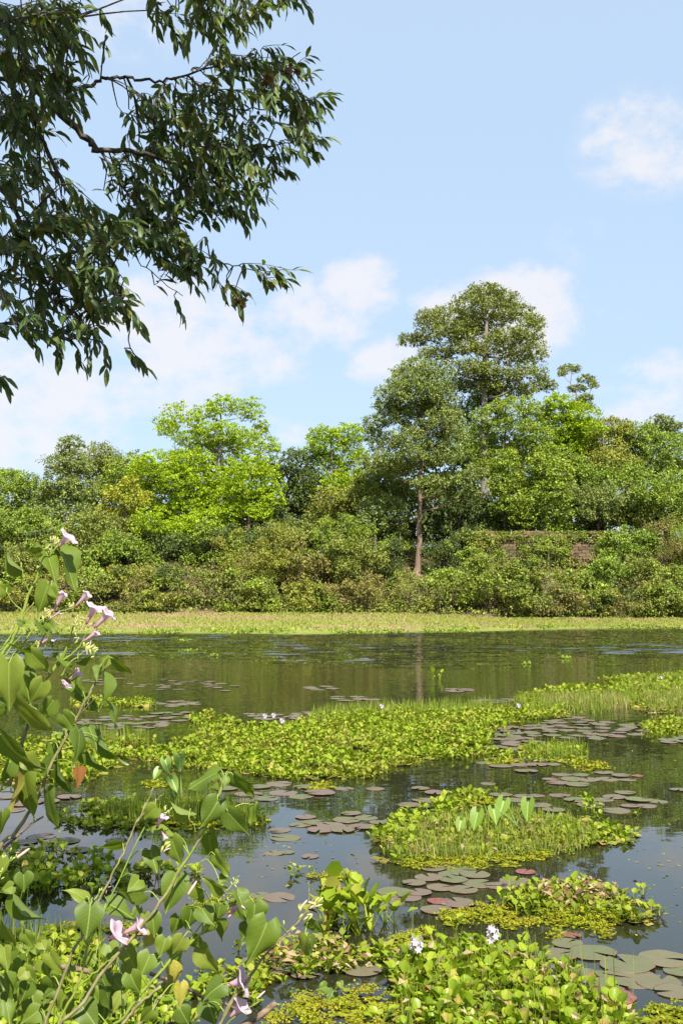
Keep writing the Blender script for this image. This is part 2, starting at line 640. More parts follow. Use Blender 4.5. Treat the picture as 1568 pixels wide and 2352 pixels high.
BARK = {'grey': bark_mat('grey_bark', (0.17, 0.145, 0.12), (0.27, 0.235, 0.19)),
        'tan': bark_mat('tan_bark', (0.13, 0.088, 0.058), (0.24, 0.165, 0.115)),
        'dark': bark_mat('dark_bark', (0.07, 0.055, 0.042), (0.14, 0.11, 0.085))}


def G(name, a, b, c2, patch=None, amt=0.6, sc_=0.22, trans=0.15, rough=0.55, spec=0.25):
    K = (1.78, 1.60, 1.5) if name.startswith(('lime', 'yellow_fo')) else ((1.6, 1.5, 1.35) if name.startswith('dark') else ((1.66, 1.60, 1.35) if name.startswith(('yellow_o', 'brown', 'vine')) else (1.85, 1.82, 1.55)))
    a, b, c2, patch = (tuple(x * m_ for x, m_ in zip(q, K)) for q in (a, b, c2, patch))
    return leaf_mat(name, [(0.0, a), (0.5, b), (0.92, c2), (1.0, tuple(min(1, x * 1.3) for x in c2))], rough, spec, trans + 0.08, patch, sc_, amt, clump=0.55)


GREEN = {
    'olive': G('olive_foliage', (.064, .082, .014), (.100, .120, .024), (.142, .152, .040), (.150, .145, .040), .45),
    'greygreen': G('grey_green_foliage', (.062, .086, .022), (.098, .126, .034), (.145, .165, .055), (.120, .130, .035), .5),
    'lime': G('lime_foliage', (.115, .185, .005), (.165, .245, .008), (.205, .285, .014), (.105, .175, .010), .5, .3, .20),
    'mid': G('mid_green_foliage', (.066, .105, .014), (.105, .150, .022), (.150, .190, .035), (.155, .180, .022), .6),
    'yellow': G('yellow_foliage', (.130, .155, .013), (.185, .210, .020), (.235, .250, .032), (.105, .145, .016), .65, .35),
    'dark': G('dark_green_foliage', (.040, .066, .017), (.062, .092, .024), (.095, .125, .036), (.075, .100, .024), .5),  # this dark tone also stands in for shade in gaps under the crowns
    'fresh': G('fresh_green_foliage', (.078, .112, .014), (.118, .160, .020), (.162, .200, .034), (.165, .190, .022), .65),
    'brown': G('brownish_foliage', (.100, .098, .026), (.138, .128, .038), (.180, .150, .058), (.092, .122, .026), .8, .4),
    'yolive': G('yellow_olive_foliage', (.098, .118, .016), (.142, .160, .026), (.188, .195, .042), (.165, .145, .045), .45, .35),
    'vine': G('vine_foliage', (.078, .112, .018), (.118, .155, .026), (.170, .192, .040), (.180, .155, .050), .5, .4),
}


def puff_leaves(r, cen, rad, per, size, flat=0.62, up=0.55):
    """leaves gathered on the upper shells of small puffs; cen (n,3), rad (n,)"""
    n = len(cen) * per
    d = unit(r.normal(size=(n, 3)) + np.array([0, 0, 0.35]))
    q = r.random(n) ** 0.45
    c = np.repeat(cen, per, 0)
    rr = np.repeat(rad, per)
    pos = c + d * (rr * q)[:, None] * np.array([1, 1, flat])
    nrm = unit(0.55 * d + np.array([0, 0, up]) + r.normal(size=(n, 3)) * 0.42)
    ax = unit(r.normal(size=(n, 3)) + d * 0.8 + np.array([0, 0, -0.35]))
    s = size * r.uniform(0.65, 1.35, n)
    return scatter(QV, QF, pos, frames(ax, nrm), np.stack([s * 1.05, s, s], 1))


def crown_parts(r, clumps, size, dens, puff=1.0, low=-0.45, flat=0.62, ragged=0.2, fillk=9.0, inner=1.0):
    """clumps: (centre xyz, (rx, ry, rz))"""
    cen, rad = [], []
    for c, rr in clumps:
        rp0 = puff * (0.22 * min(rr) + 0.42)
        A = 4 * math.pi * ((rr[0] * rr[1]) ** 1.6 / 3 + (rr[0] * rr[2]) ** 1.6 / 3 + (rr[1] * rr[2]) ** 1.6 / 3) ** (1 / 1.6)
        n = max(6, int(A / (rp0 * rp0 * 1.5)))
        d = unit(r.normal(size=(n * 3, 3)))
        d = d[d[:, 2] > low][:n]
        q = r.uniform(0.62, 1.0 + ragged, len(d))
        cen.append(c + d * q[:, None] * np.array(rr))
        rad.append(rp0 * r.uniform(0.6, 1.35, len(d)))
    cen, rad = np.concatenate(cen), np.concatenate(rad)
    per = max(5, int(dens * (np.mean(rad) ** 2) * fillk / (size * size)))
    out_ = [puff_leaves(r, cen, rad, per, size, flat)]
    ic, ir = [], []
    for c, rr in clumps:                                   # looser leaves inside, so that the crown is not hollow
        n = int(3 + 1.1 * inner * rr[0] * rr[2])
        d = unit(r.normal(size=(n, 3))) * (r.random((n, 1)) ** .5) * .72
        ic.append(c + d * np.array(rr)); ir.append(np.full(n, .55))
    out_.append(puff_leaves(r, np.concatenate(ic), np.concatenate(ir), 6, size * 1.7, .8))
    return join(out_), cen


N_LEAVES = [0]


def tree(seed, name, label, Y, clumps, mat, bark='grey', trunk=None, r0=0.45, size=0.36, dens=0.55, cat='tree', group=None,
         depth=0.75, puff=.85, low=-0.75, limb_n=8, ragged=0.2, base_v=None, twigs=3, flat=0.8):
    """clumps (u, v, ru, rv[, dy]) on the photo grid at ground distance Y; trunk [(u, v, radius)] from the base up"""
    r = np.random.default_rng(1000 + seed)
    k = Y / FPX
    W_ = max(c[0] + c[2] for c in clumps) - min(c[0] - c[2] for c in clumps)
    cl = []
    for c in clumps:
        dy = c[4] if len(c) > 4 else r.uniform(-0.22, 0.3) * W_ * k
        cp = P(c[0], c[1], Y + dy)
        s = (Y + dy) / FPX
        cl.append((cp, (c[2] * s * 0.97, max(c[2] * s * depth, 0.6 * c[3] * s), c[3] * s * 0.97)))
    if trunk is None:
        cu = np.mean([c[0] for c in clumps]) + r.uniform(-8, 8)
        vt = min(c[1] for c in clumps) + 8
        trunk = [(cu + r.uniform(-6, 6), None, r0), (cu, vt, r0 * 0.25)]
    pts, rads = [], []
    for (u, v, rr) in trunk:
        if v is None:
            p = P(u, 1300, Y)
            p[2] = terr(p[0], Y) - 0.4
        else:
            p = P(u, v, Y)
        pts.append(p); rads.append(rr)
    g = float(terr(pts[0][0], Y))
    if pts[0][2] > g:
        pts.insert(0, np.array([pts[0][0], Y, g - 0.4])); rads.insert(0, rads[0] * 1.25)
    base = np.array([pts[0][0], Y, g])
    root = E(name, base, label, cat, group)
    n = 4 * len(pts)
    tp = spline(pts, n)
    tp[1:-1, :2] += r.normal(0, 0.07, (n - 2, 2))
    tr = np.interp(np.linspace(0, 1, n), np.linspace(0, 1, len(rads)), rads)
    V, F = tube(tp, tr, 9)
    O('trunk', mk('trunk', V - base, F, BARK[bark]), root)
    # limbs to the clumps
    order = sorted(range(len(cl)), key=lambda i: -cl[i][1][0])[:limb_n]
    for i in order:
        c, rr = cl[i]
        zz = c[2] - 0.5 * abs(c[0] - np.interp(c[2], tp[:, 2], tp[:, 0])) - 0.5
        j = int(np.argmin(abs(tp[:, 2] - max(zz, g + 0.24 * (tp[-1][2] - g)))))
        a = tp[j]
        L = np.linalg.norm(c - a)
        if L < 0.6:
            continue
        mid = (a + c) / 2 + np.array([0, 0, -0.10 * L]) + r.normal(0, 0.04 * L, 3)
        ra = min(tr[j] * 0.55, 0.05 + 0.022 * L)
        parts = [tube(spline([a, mid, c + np.array([0, 0, rr[2] * 0.2])], 8), np.linspace(ra, ra * 0.3, 8), 6)]
        for _ in range(twigs):
            d = unit(r.normal(size=3) + np.array([0, 0, 0.5]))
            e = c + d * np.array(rr) * 0.85
            st = spline([a, mid, c + np.array([0, 0, rr[2] * 0.2])], 8)[5]
            parts.append(tube(spline([st, (st + e) / 2 + r.normal(0, 0.1, 3), e], 5), np.linspace(ra * 0.42, 0.02, 5), 5))
        V, F = join(parts)
        O('limb', mk('limb', V - base, F, BARK[bark]), root)
    (V, F), _ = crown_parts(r, cl, size, dens, puff, low, flat, ragged)
    N_LEAVES[0] += len(V) // 4
    O('crown', mk('crown', V - base, F, GREEN[mat] if isinstance(mat, str) else mat, smooth=False), root)
    return root


def shrub(seed, label, u, v, ru, rv, Y, mat, size=0.30, dens=0.36, name='shrub', cat='shrub', group=None, n=7, puff=0.8):
    """irregular multi-stemmed shrub about the ellipse (u, v, ru, rv) on the photo grid at distance Y, with a creeper of another green"""
    r = np.random.default_rng(5000 + seed)
    s = Y / FPX
    k_ = r.uniform(.80, 1.10)
    ru, rv, v = ru * r.uniform(1.0, 1.2), rv * k_, v - rv * (k_ - 1) * .6
    size = size * r.choice([.75, .85, .95, 1.0, 1.12])
    c0 = P(u, v, Y)
    g = float(terr(c0[0], Y))
    R3 = np.array([ru, ru * 0.8, rv]) * s
    cl = [(c0 + np.array([0, 0, -0.2 * R3[2]]), tuple(R3 * 0.66))]
    for i in range(n):
        d = unit(r.normal(size=3) * np.array([1, 0.8, 1]) + np.array([0, -0.25, 0.25]))
        f = r.uniform(0.22, 0.48)
        cl.append((c0 + d * R3 * (1 - f * 0.8), tuple(R3 * f * np.array([1, 1, r.uniform(.7, 1.2)]))))
    for i in range(int(r.integers(3, 7))):          # shoots that break the outline
        d = unit(np.array([r.normal(0, .8), r.normal(-.2, .4), r.uniform(.4, 1.2)]))
        f = r.uniform(.10, .19)
        cl.append((c0 + d * R3 * r.uniform(.9, 1.15), tuple(R3 * f * np.array([1, 1, r.uniform(1, 1.8)]))))
    lowz = c0[2] - R3[2]
    if lowz > g + 0.4:     # skirt of leaves down to the ground
        h = (lowz - g) / 2 + 0.5
        cl.append((np.array([c0[0], Y + 0.2, g + h]), (R3[0] * 0.75, R3[1] * 0.7, h)))
    base = np.array([c0[0], Y, g])
    root = E(name, base, label, cat, group)
    for i in range(6):
        d = r.normal(size=3) * 0.5
        top = c0 + np.array([d[0] * R3[0], d[1] * R3[1] - (.5 * R3[1] if i > 3 else 0), (0.3 if i < 4 else r.uniform(.7, 1.25)) * R3[2]])
        st = base + np.array([r.normal(0, 0.4), r.normal(0, 0.3), -0.3])
        V, F = tube(spline([st, (st + top) / 2 + r.normal(0, 0.3, 3), top], 7), np.linspace(0.085, 0.02, 7), 5)
        O('stem', mk('stem', V - base, F, BARK[('dark', 'tan', 'grey')[i % 3]]), root)
    idx = np.arange(len(cl))
    second = (r.random(len(cl)) < .3) & (idx > 0)
    other = r.choice([q for q in ('vine', 'olive', 'fresh', 'dark', 'mid', 'dark') if q != mat])
    for sel_, nm, mt, sz in ((~second, 'foliage', mat, size), (second, 'creeper', str(other), size * r.uniform(.75, 1.3))):
        c_ = [cl[i] for i in idx[sel_]]
        if not c_:
            continue
        (V, F), _ = crown_parts(r, c_, sz, dens, puff, -0.6, 0.8, 0.26)
        N_LEAVES[0] += len(V) // 4
        O(nm, mk(nm, V - base, F, GREEN[mt], smooth=False), root)
    return root


# ---- tall trees on the embankment, from the left of the photograph to the right
tree(1, 'tree', 'light olive tree crown at the far left end of the wood', 182, [(20, 1150, 62, 62), (-60, 1140, 70, 60), (60, 1128, 35, 38), (10, 1110, 50, 30)], 'mid', limb_n=4)
tree(2, 'tree', 'grey green cone shaped tree left of the lime crowns', 176, [(163, 1028, 28, 26), (150, 1065, 48, 28), (182, 1078, 40, 28), (135, 1110, 52, 30), (175, 1130, 50, 30), (120, 1155, 45, 30), (165, 1180, 60, 26), (95, 1190, 40, 24)], 'greygreen', 'grey', [(156, None, .42), (155, 1200, .36), (160, 1020, .08)], size=0.36, puff=.85)
tree(3, 'tree', 'dull olive treetop just behind the cone shaped tree', 192, [(225, 1052, 48, 34), (262, 1075, 30, 28), (210, 1085, 50, 34), (245, 1120, 50, 40)], 'olive', limb_n=3)
tree(4, 'tree', 'low yellow green crown between the cone shaped tree and the lime tree', 184, [(285, 1082, 48, 34), (320, 1070, 34, 30), (270, 1118, 50, 34)], 'fresh', limb_n=3)
tree(5, 'tree', 'tallest lime green tree with open forked top', 183, [(412, 962, 52, 34), (385, 985, 26, 22), (515, 935, 40, 24), (478, 950, 24, 20), (575, 945, 30, 30), (600, 985, 16, 20), (500, 995, 60, 26), (560, 1012, 44, 24), (450, 1010, 60, 30), (612, 1030, 32, 26), (500, 1035, 70, 26)],
     'lime', 'grey', [(505, None, .6), (505, 1050, .35), (508, 925, .07)], puff=.8, ragged=.25, limb_n=11, size=.33, dens=.5, flat=.52)
tree(6, 'tree', 'broad bright lime tree below the tallest lime tree', 174, [(380, 1068, 60, 34), (330, 1090, 40, 34), (440, 1062, 50, 30), (420, 1105, 62, 32), (360, 1130, 50, 34), (445, 1150, 55, 26), (400, 1180, 50, 26), (480, 1118, 36, 24), (350, 1175, 44, 32), (420, 1215, 44, 28)],
     'lime', 'dark', [(415, None, .5), (425, 1180, .34), (420, 1080, .1)], puff=.8, ragged=.2, limb_n=10, size=.33, flat=.5)
tree(7, 'tree', 'spreading yellow lime tree with flat leafy shelves left of the dark gap', 169, [(570, 1072, 50, 26), (530, 1095, 46, 24), (608, 1085, 36, 24), (555, 1122, 50, 24), (620, 1120, 34, 24), (500, 1140, 50, 26), (585, 1152, 44, 22), (628, 1150, 26, 18), (530, 1175, 48, 22), (600, 1180, 32, 20), (470, 1170, 40, 20), (520, 1205, 40, 20)],
     'lime', 'tan', [(570, None, .36), (572, 1180, .3), (580, 1070, .08)], puff=.75, ragged=.2, limb_n=12, size=.33, flat=.48)
tree(8, 'tree', 'bright yellow leaved tree at the left of the lime crowns', 166, [(298, 1112, 24, 20), (262, 1140, 28, 22), (310, 1150, 30, 18), (245, 1172, 26, 20), (285, 1180, 34, 20), (330, 1140, 20, 16)], 'yellow', 'dark', r0=.25, puff=.7, limb_n=5)
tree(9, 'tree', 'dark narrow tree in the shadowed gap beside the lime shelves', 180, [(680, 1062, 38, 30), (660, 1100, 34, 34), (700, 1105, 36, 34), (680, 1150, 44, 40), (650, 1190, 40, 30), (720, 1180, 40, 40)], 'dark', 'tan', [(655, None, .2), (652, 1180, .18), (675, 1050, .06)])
tree(10, 'tree', 'lime green tree between the dark gap and the tall trunk', 178, [(745, 1003, 38, 24), (800, 1000, 40, 26), (775, 1035, 66, 34), (720, 1045, 34, 24), (810, 1065, 44, 34), (750, 1080, 50, 26), (790, 1115, 50, 28), (735, 1115, 34, 20)],
     'lime', 'grey', puff=.8, ragged=.24, limb_n=7, size=.33, flat=.52)
tree(11, 'tree', 'tall grey green tree with long bare tan trunk in front of the wood', 160, [(968, 848, 50, 28), (930, 872, 40, 28), (1005, 876, 40, 34), (905, 905, 42, 26), (960, 905, 60, 34), (1015, 925, 38, 32), (885, 935, 30, 16), (950, 948, 52, 24), (865, 972, 30, 24), (858, 1000, 22, 20), (1020, 965, 46, 26), (960, 985, 40, 20), (900, 1020, 46, 24), (1040, 1000, 40, 24), (945, 1045, 40, 20), (985, 1030, 34, 18), (870, 1062, 50, 24), (1010, 1060, 30, 16), (1040, 1105, 56, 20), (1085, 1090, 32, 20), (985, 1110, 40, 14), (1060, 1135, 40, 16), (960, 880, 60, 36), (960, 930, 66, 34), (915, 960, 40, 28), (1000, 940, 50, 34), (940, 1010, 50, 26), (1000, 1000, 44, 30), (920, 1075, 46, 22), (1030, 1040, 40, 24)],
     'greygreen', 'tan', [(956, 1320, .72), (960, 1285, .46), (964, 1150, .33), (966, 1020, .25), (972, 880, .08)], limb_n=20, size=.33, puff=.8, dens=.5, flat=.82, low=-.7, ragged=.22)
tree(12, 'tree', 'tallest tree of all, wide olive crown standing out against the cloud', 186, [(1115, 672, 44, 20), (1150, 690, 46, 22), (1080, 700, 46, 24), (1130, 722, 70, 26), (1195, 722, 34, 26), (1030, 730, 56, 24), (985, 735, 34, 22), (1215, 765, 38, 28), (1090, 765, 50, 18), (1010, 770, 60, 24), (945, 783, 34, 18), (1165, 775, 46, 22), (1060, 800, 44, 20), (1225, 815, 36, 32), (1180, 825, 44, 20), (1000, 815, 40, 18), (1060, 850, 50, 24), (1150, 865, 40, 18), (1210, 860, 44, 22), (1245, 885, 30, 16), (1090, 890, 50, 22), (1170, 900, 60, 18), (1040, 885, 36, 26), (1225, 740, 20, 20), (1110, 740, 60, 30), (1130, 800, 50, 26), (1050, 760, 50, 30), (1190, 790, 40, 34), (1110, 850, 40, 24), (1120, 890, 40, 20)],
     'olive', 'grey', [(1112, None, .8), (1112, 960, .6), (1113, 850, .52), (1116, 760, .32), (1122, 690, .1)], limb_n=22, size=.35, puff=.75, dens=.5, low=-.65, flat=.82, ragged=.22, twigs=4)
tree(13, 'tree', 'thin open treetop sticking up right of the tallest tree', 184, [(1308, 848, 26, 11), (1290, 858, 12, 8), (1345, 872, 22, 12), (1362, 885, 12, 10), (1325, 893, 22, 9), (1345, 912, 18, 9), (1330, 930, 30, 14)], 'olive', 'grey', [(1325, None, .3), (1326, 930, .16), (1310, 888, .1), (1312, 850, .05)], puff=.42, limb_n=7, size=.26, flat=.6, dens=.5)
tree(14, 'tree', 'round lime topped tree in front of the tallest tree', 172, [(1180, 938, 60, 26), (1125, 960, 40, 26), (1230, 958, 40, 28), (1105, 990, 30, 24), (1170, 985, 60, 28), (1235, 1000, 44, 28), (1130, 1030, 44, 28), (1195, 1035, 50, 30), (1150, 1075, 50, 28), (1210, 1080, 44, 28), (1110, 1075, 30, 30), (1180, 1120, 44, 24), (1155, 1060, 40, 30, -3.0), (1160, 1110, 44, 30, -2.5), (1165, 1160, 40, 26, -2.0)],
     'fresh', 'dark', [(1160, None, .22), (1155, 1060, .16), (1165, 940, .05)], puff=.7, limb_n=9, size=.33, flat=.75)
tree(15, 'tree', 'pale green treetop behind the round lime topped tree', 190, [(1085, 930, 34, 22), (1120, 918, 30, 18), (1060, 965, 40, 26), (1050, 1010, 50, 30), (1075, 1050, 50, 30)], 'mid', limb_n=3)
tree(16, 'tree', 'yellow green tree right of the round lime topped tree', 176, [(1285, 925, 34, 22), (1275, 955, 40, 26), (1330, 950, 44, 26), (1305, 985, 48, 26), (1350, 985, 40, 26), (1290, 1020, 36, 24), (1320, 1030, 50, 34), (1280, 985, 44, 30)], 'lime', 'dark', limb_n=5, puff=.7, size=.33, flat=.75)
tree(17, 'tree', 'olive crown in the middle of the right hand trees', 178, [(1395, 985, 50, 30), (1375, 1025, 56, 34), (1430, 1010, 44, 34), (1345, 1050, 44, 36), (1400, 1065, 60, 36), (1350, 1095, 40, 30)], 'yolive', 'dark', limb_n=5)
tree(18, 'tree', 'mottled yellow green crown near the right edge of the wood', 180, [(1470, 1000, 50, 32), (1510, 1030, 52, 36), (1460, 1045, 50, 34), (1555, 1040, 50, 44), (1500, 1080, 60, 36), (1450, 1085, 40, 30)], 'mid', limb_n=5)
tree(19, 'tree', 'small grey green treetop poking up at the right edge', 188, [(1520, 968, 26, 16), (1545, 980, 20, 14), (1500, 985, 22, 14), (1525, 1000, 40, 20)], 'greygreen', limb_n=2, r0=.25, puff=.7)
tree(20, 'tree', 'creeper draped column tree rising above the laterite wall', 167.8, [(1258, 1040, 28, 22), (1245, 1068, 36, 26), (1280, 1085, 36, 30), (1240, 1110, 44, 30), (1275, 1130, 44, 32), (1225, 1155, 46, 32), (1265, 1175, 50, 30), (1205, 1190, 34, 26), (1240, 1215, 44, 26)],
     'fresh', 'dark', [(1240, None, .4), (1245, 1180, .32), (1256, 1040, .08)], size=.38, puff=.8, limb_n=6, low=-.7)
tree(21, 'tree', 'grey green spreading tree overhanging the dark hollow above the wall', 172, [(1330, 1135, 50, 26), (1380, 1150, 56, 28), (1310, 1170, 50, 26), (1360, 1180, 50, 20), (1430, 1140, 46, 34), (1410, 1175, 44, 20)], 'greygreen', 'dark', limb_n=5, size=.34)
tree(22, 'tree', 'dense dark edged tree at the right edge above the brown thicket', 172, [(1500, 1130, 50, 34), (1550, 1120, 44, 44), (1480, 1165, 50, 26), (1540, 1170, 56, 28), (1600, 1140, 60, 50)], 'mid', 'dark', limb_n=4)
tree(23, 'tree', 'tree coloured dark for shade to the right of the tall bare trunk', 171, [(1060, 1160, 56, 34), (1100, 1185, 50, 34), (1040, 1200, 50, 34), (1080, 1225, 56, 30), (1020, 1240, 44, 30)], 'dark', 'dark', limb_n=4)  # dark leaf colour serves as the shade beside the trunk
tree(24, 'tree', 'green tree with drooping sides behind the tall bare trunk', 172, [(905, 1110, 50, 30), (850, 1110, 40, 30), (930, 1150, 44, 30), (870, 1140, 50, 30), (990, 1150, 50, 30), (820, 1150, 40, 30)], 'olive', 'dark', limb_n=4)
tree(25, 'tree', 'low tree coloured dark for the shaded gap below the lime shelves', 173, [(560, 1225, 50, 26), (620, 1215, 50, 26), (490, 1235, 50, 26), (440, 1245, 40, 26), (670, 1235, 40, 26)], 'dark', 'tan', limb_n=4)  # the gap's shade is put into the leaf colour
tree(26, 'tree', 'leafy olive tree under the yellow leaved tree', 164, [(210, 1205, 50, 34), (265, 1215, 44, 30), (185, 1240, 40, 26), (240, 1250, 56, 28), (300, 1225, 36, 30)], 'olive', 'dark', limb_n=4)
tree(27, 'tree', 'light green tree at the left edge below the olive crown', 168, [(30, 1215, 40, 24), (70, 1190, 34, 24), (100, 1215, 40, 24), (-10, 1195, 40, 30), (50, 1240, 50, 24)], 'mid', 'dark', limb_n=4)
tree(30, 'tree', 'low tree coloured dark for the shade left of the bright fresh green shrub', 172, [(720, 1225, 50, 34), (680, 1260, 44, 34), (760, 1180, 40, 34), (640, 1250, 36, 30)], 'dark', 'dark', limb_n=3)  # leaves coloured dark in place of shade
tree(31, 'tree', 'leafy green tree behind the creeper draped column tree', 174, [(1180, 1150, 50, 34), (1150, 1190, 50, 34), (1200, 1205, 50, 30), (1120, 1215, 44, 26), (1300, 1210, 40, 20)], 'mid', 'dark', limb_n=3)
tree(32, 'tree', 'tree coloured dark as shade under the spreading lime shelves', 172, [(350, 1225, 50, 34), (400, 1255, 50, 34), (320, 1260, 44, 30), (460, 1265, 50, 30)], 'dark', 'dark', limb_n=3)  # shade under the shelves given by dark leaf colour
tree(33, 'tree', 'small leafy tree at the left below the cone shaped tree', 166, [(130, 1235, 50, 30), (80, 1255, 50, 30), (170, 1262, 44, 28), (20, 1262, 50, 30)], 'olive', 'dark', limb_n=3)
tree(34, 'tree', 'low olive tree between the bare trunk and the bright fresh shrub', 167, [(870, 1225, 50, 34), (830, 1250, 44, 34), (910, 1250, 40, 30), (880, 1270, 40, 26)], 'olive', 'dark', limb_n=3)
tree(35, 'tree', 'lime green tree low down at the left of the dark gap', 168, [(470, 1195, 48, 26), (425, 1215, 50, 26), (505, 1220, 44, 22), (380, 1225, 44, 26), (440, 1245, 44, 22), (340, 1205, 40, 26)], 'lime', 'dark', limb_n=3, puff=.6, flat=.62, size=.33)
tree(36, 'tree', 'mid green tree between the dark gap and the bright fresh shrub', 170, [(760, 1150, 44, 30), (800, 1175, 44, 30), (740, 1195, 40, 30), (840, 1150, 40, 28)], 'yolive', 'dark', limb_n=3)
tree(37, 'tree', 'olive tree at the right above the scrub', 173, [(1440, 1190, 50, 26), (1500, 1200, 56, 24), (1380, 1195, 40, 20), (1560, 1200, 50, 24)], 'olive', 'dark', limb_n=3)
tree(38, 'tree', 'mid green tree in the middle of the right hand crowns', 175, [(1330, 1090, 44, 34), (1390, 1105, 50, 34), (1440, 1090, 40, 30), (1300, 1060, 36, 30)], 'mid', 'dark', limb_n=3)
tree(39, 'tree', 'tree coloured dark for the shade below the spreading yellow lime tree', 170, [(580, 1200, 50, 26), (640, 1195, 40, 26), (540, 1225, 44, 26), (610, 1232, 50, 24)], 'dark', 'tan', limb_n=3)  # dark green leaves paint the shaded gap here
tree(40, 'tree', 'green tree low at the left under the bright yellow tree', 169, [(240, 1225, 50, 30), (300, 1245, 44, 28), (180, 1225, 40, 30)], 'mid', 'dark', limb_n=3)
tree(41, 'tree', 'hanging tree coloured dark for the shaded hollow under the broad lime tree', 164, [(360, 1235, 46, 30), (400, 1255, 44, 28), (340, 1272, 40, 24), (450, 1262, 40, 28), (490, 1255, 36, 30), (420, 1285, 44, 22)], 'dark', 'dark', limb_n=3, size=.38, puff=.95)  # hollow darkened through the foliage colour
tree(42, 'tree', 'grey green low tree spreading left of the tall bare trunk', 163, [(880, 1170, 60, 28), (850, 1200, 52, 26), (900, 1215, 40, 24), (830, 1225, 44, 24)], 'greygreen', 'grey', limb_n=4)
tree(43, 'tree', 'mid green tree merging into the largest domed thicket', 163, [(640, 1235, 44, 34), (690, 1225, 40, 36), (720, 1255, 40, 34), (660, 1270, 40, 26)], 'olive', 'tan', limb_n=3, size=.38, puff=.95)
tree(44, 'tree', 'leafy green tree in front of the broad lime tree at the left', 160, [(270, 1255, 46, 34), (310, 1275, 44, 30), (230, 1285, 40, 28), (345, 1300, 36, 24)], 'mid', 'dark', limb_n=3, size=.36, puff=.9)
tree(45, 'tree', 'rounded olive tree low at the left behind the topmost flower', 161, [(120, 1260, 46, 32), (70, 1275, 46, 30), (165, 1285, 40, 28)], 'olive', 'dark', limb_n=3, size=.36, puff=.9)
tree(46, 'tree', 'fresh green tree hanging over the dark hollow between lime tree and thicket', 162, [(480, 1225, 36, 28), (520, 1250, 40, 28), (455, 1285, 36, 24), (510, 1285, 36, 24)], 'fresh', 'dark', limb_n=3, size=.36, puff=.8)
tree(28, 'tree', 'green crown standing left beyond the picture edge', 178, [(-150, 1120, 80, 60), (-120, 1180, 80, 60), (-220, 1160, 70, 70)], 'mid', limb_n=3)
tree(29, 'tree', 'green crown standing right beyond the picture edge', 178, [(1680, 1050, 80, 70), (1720, 1120, 80, 70), (1640, 1120, 60, 60)], 'olive', limb_n=3)

# the wood behind, one mass; its dark green paints the shade seen through the gaps
r = np.random.default_rng(77)
cl = []
for u in np.arange(-330, 1950, 42):
    top = np.interp(u, [-330, 0, 200, 330, 420, 640, 700, 820, 1000, 1300, 1450, 1600, 1950], [1140, 1120, 1085, 1080, 1010, 1050, 1085, 1050, 1000, 960, 1015, 1030, 1080])
    for v in np.arange(top + 50, 1275, 46):
        Y = r.uniform(192, 206)
        s = Y / FPX
        cl.append((P(u + r.uniform(-18, 18), v + r.uniform(-14, 14), Y), (34 * s, 30 * s, 27 * s)))
(V, F), _ = crown_parts(r, cl, 0.9, 0.36, 1.5, -0.8, .8)
print('LEAVES', N_LEAVES)
O('woodland', mk('woodland', V, F, GREEN['dark'], smooth=False), label='mass of woodland coloured dark for shade behind the nearer tree crowns', cat='woodland', kind='stuff')

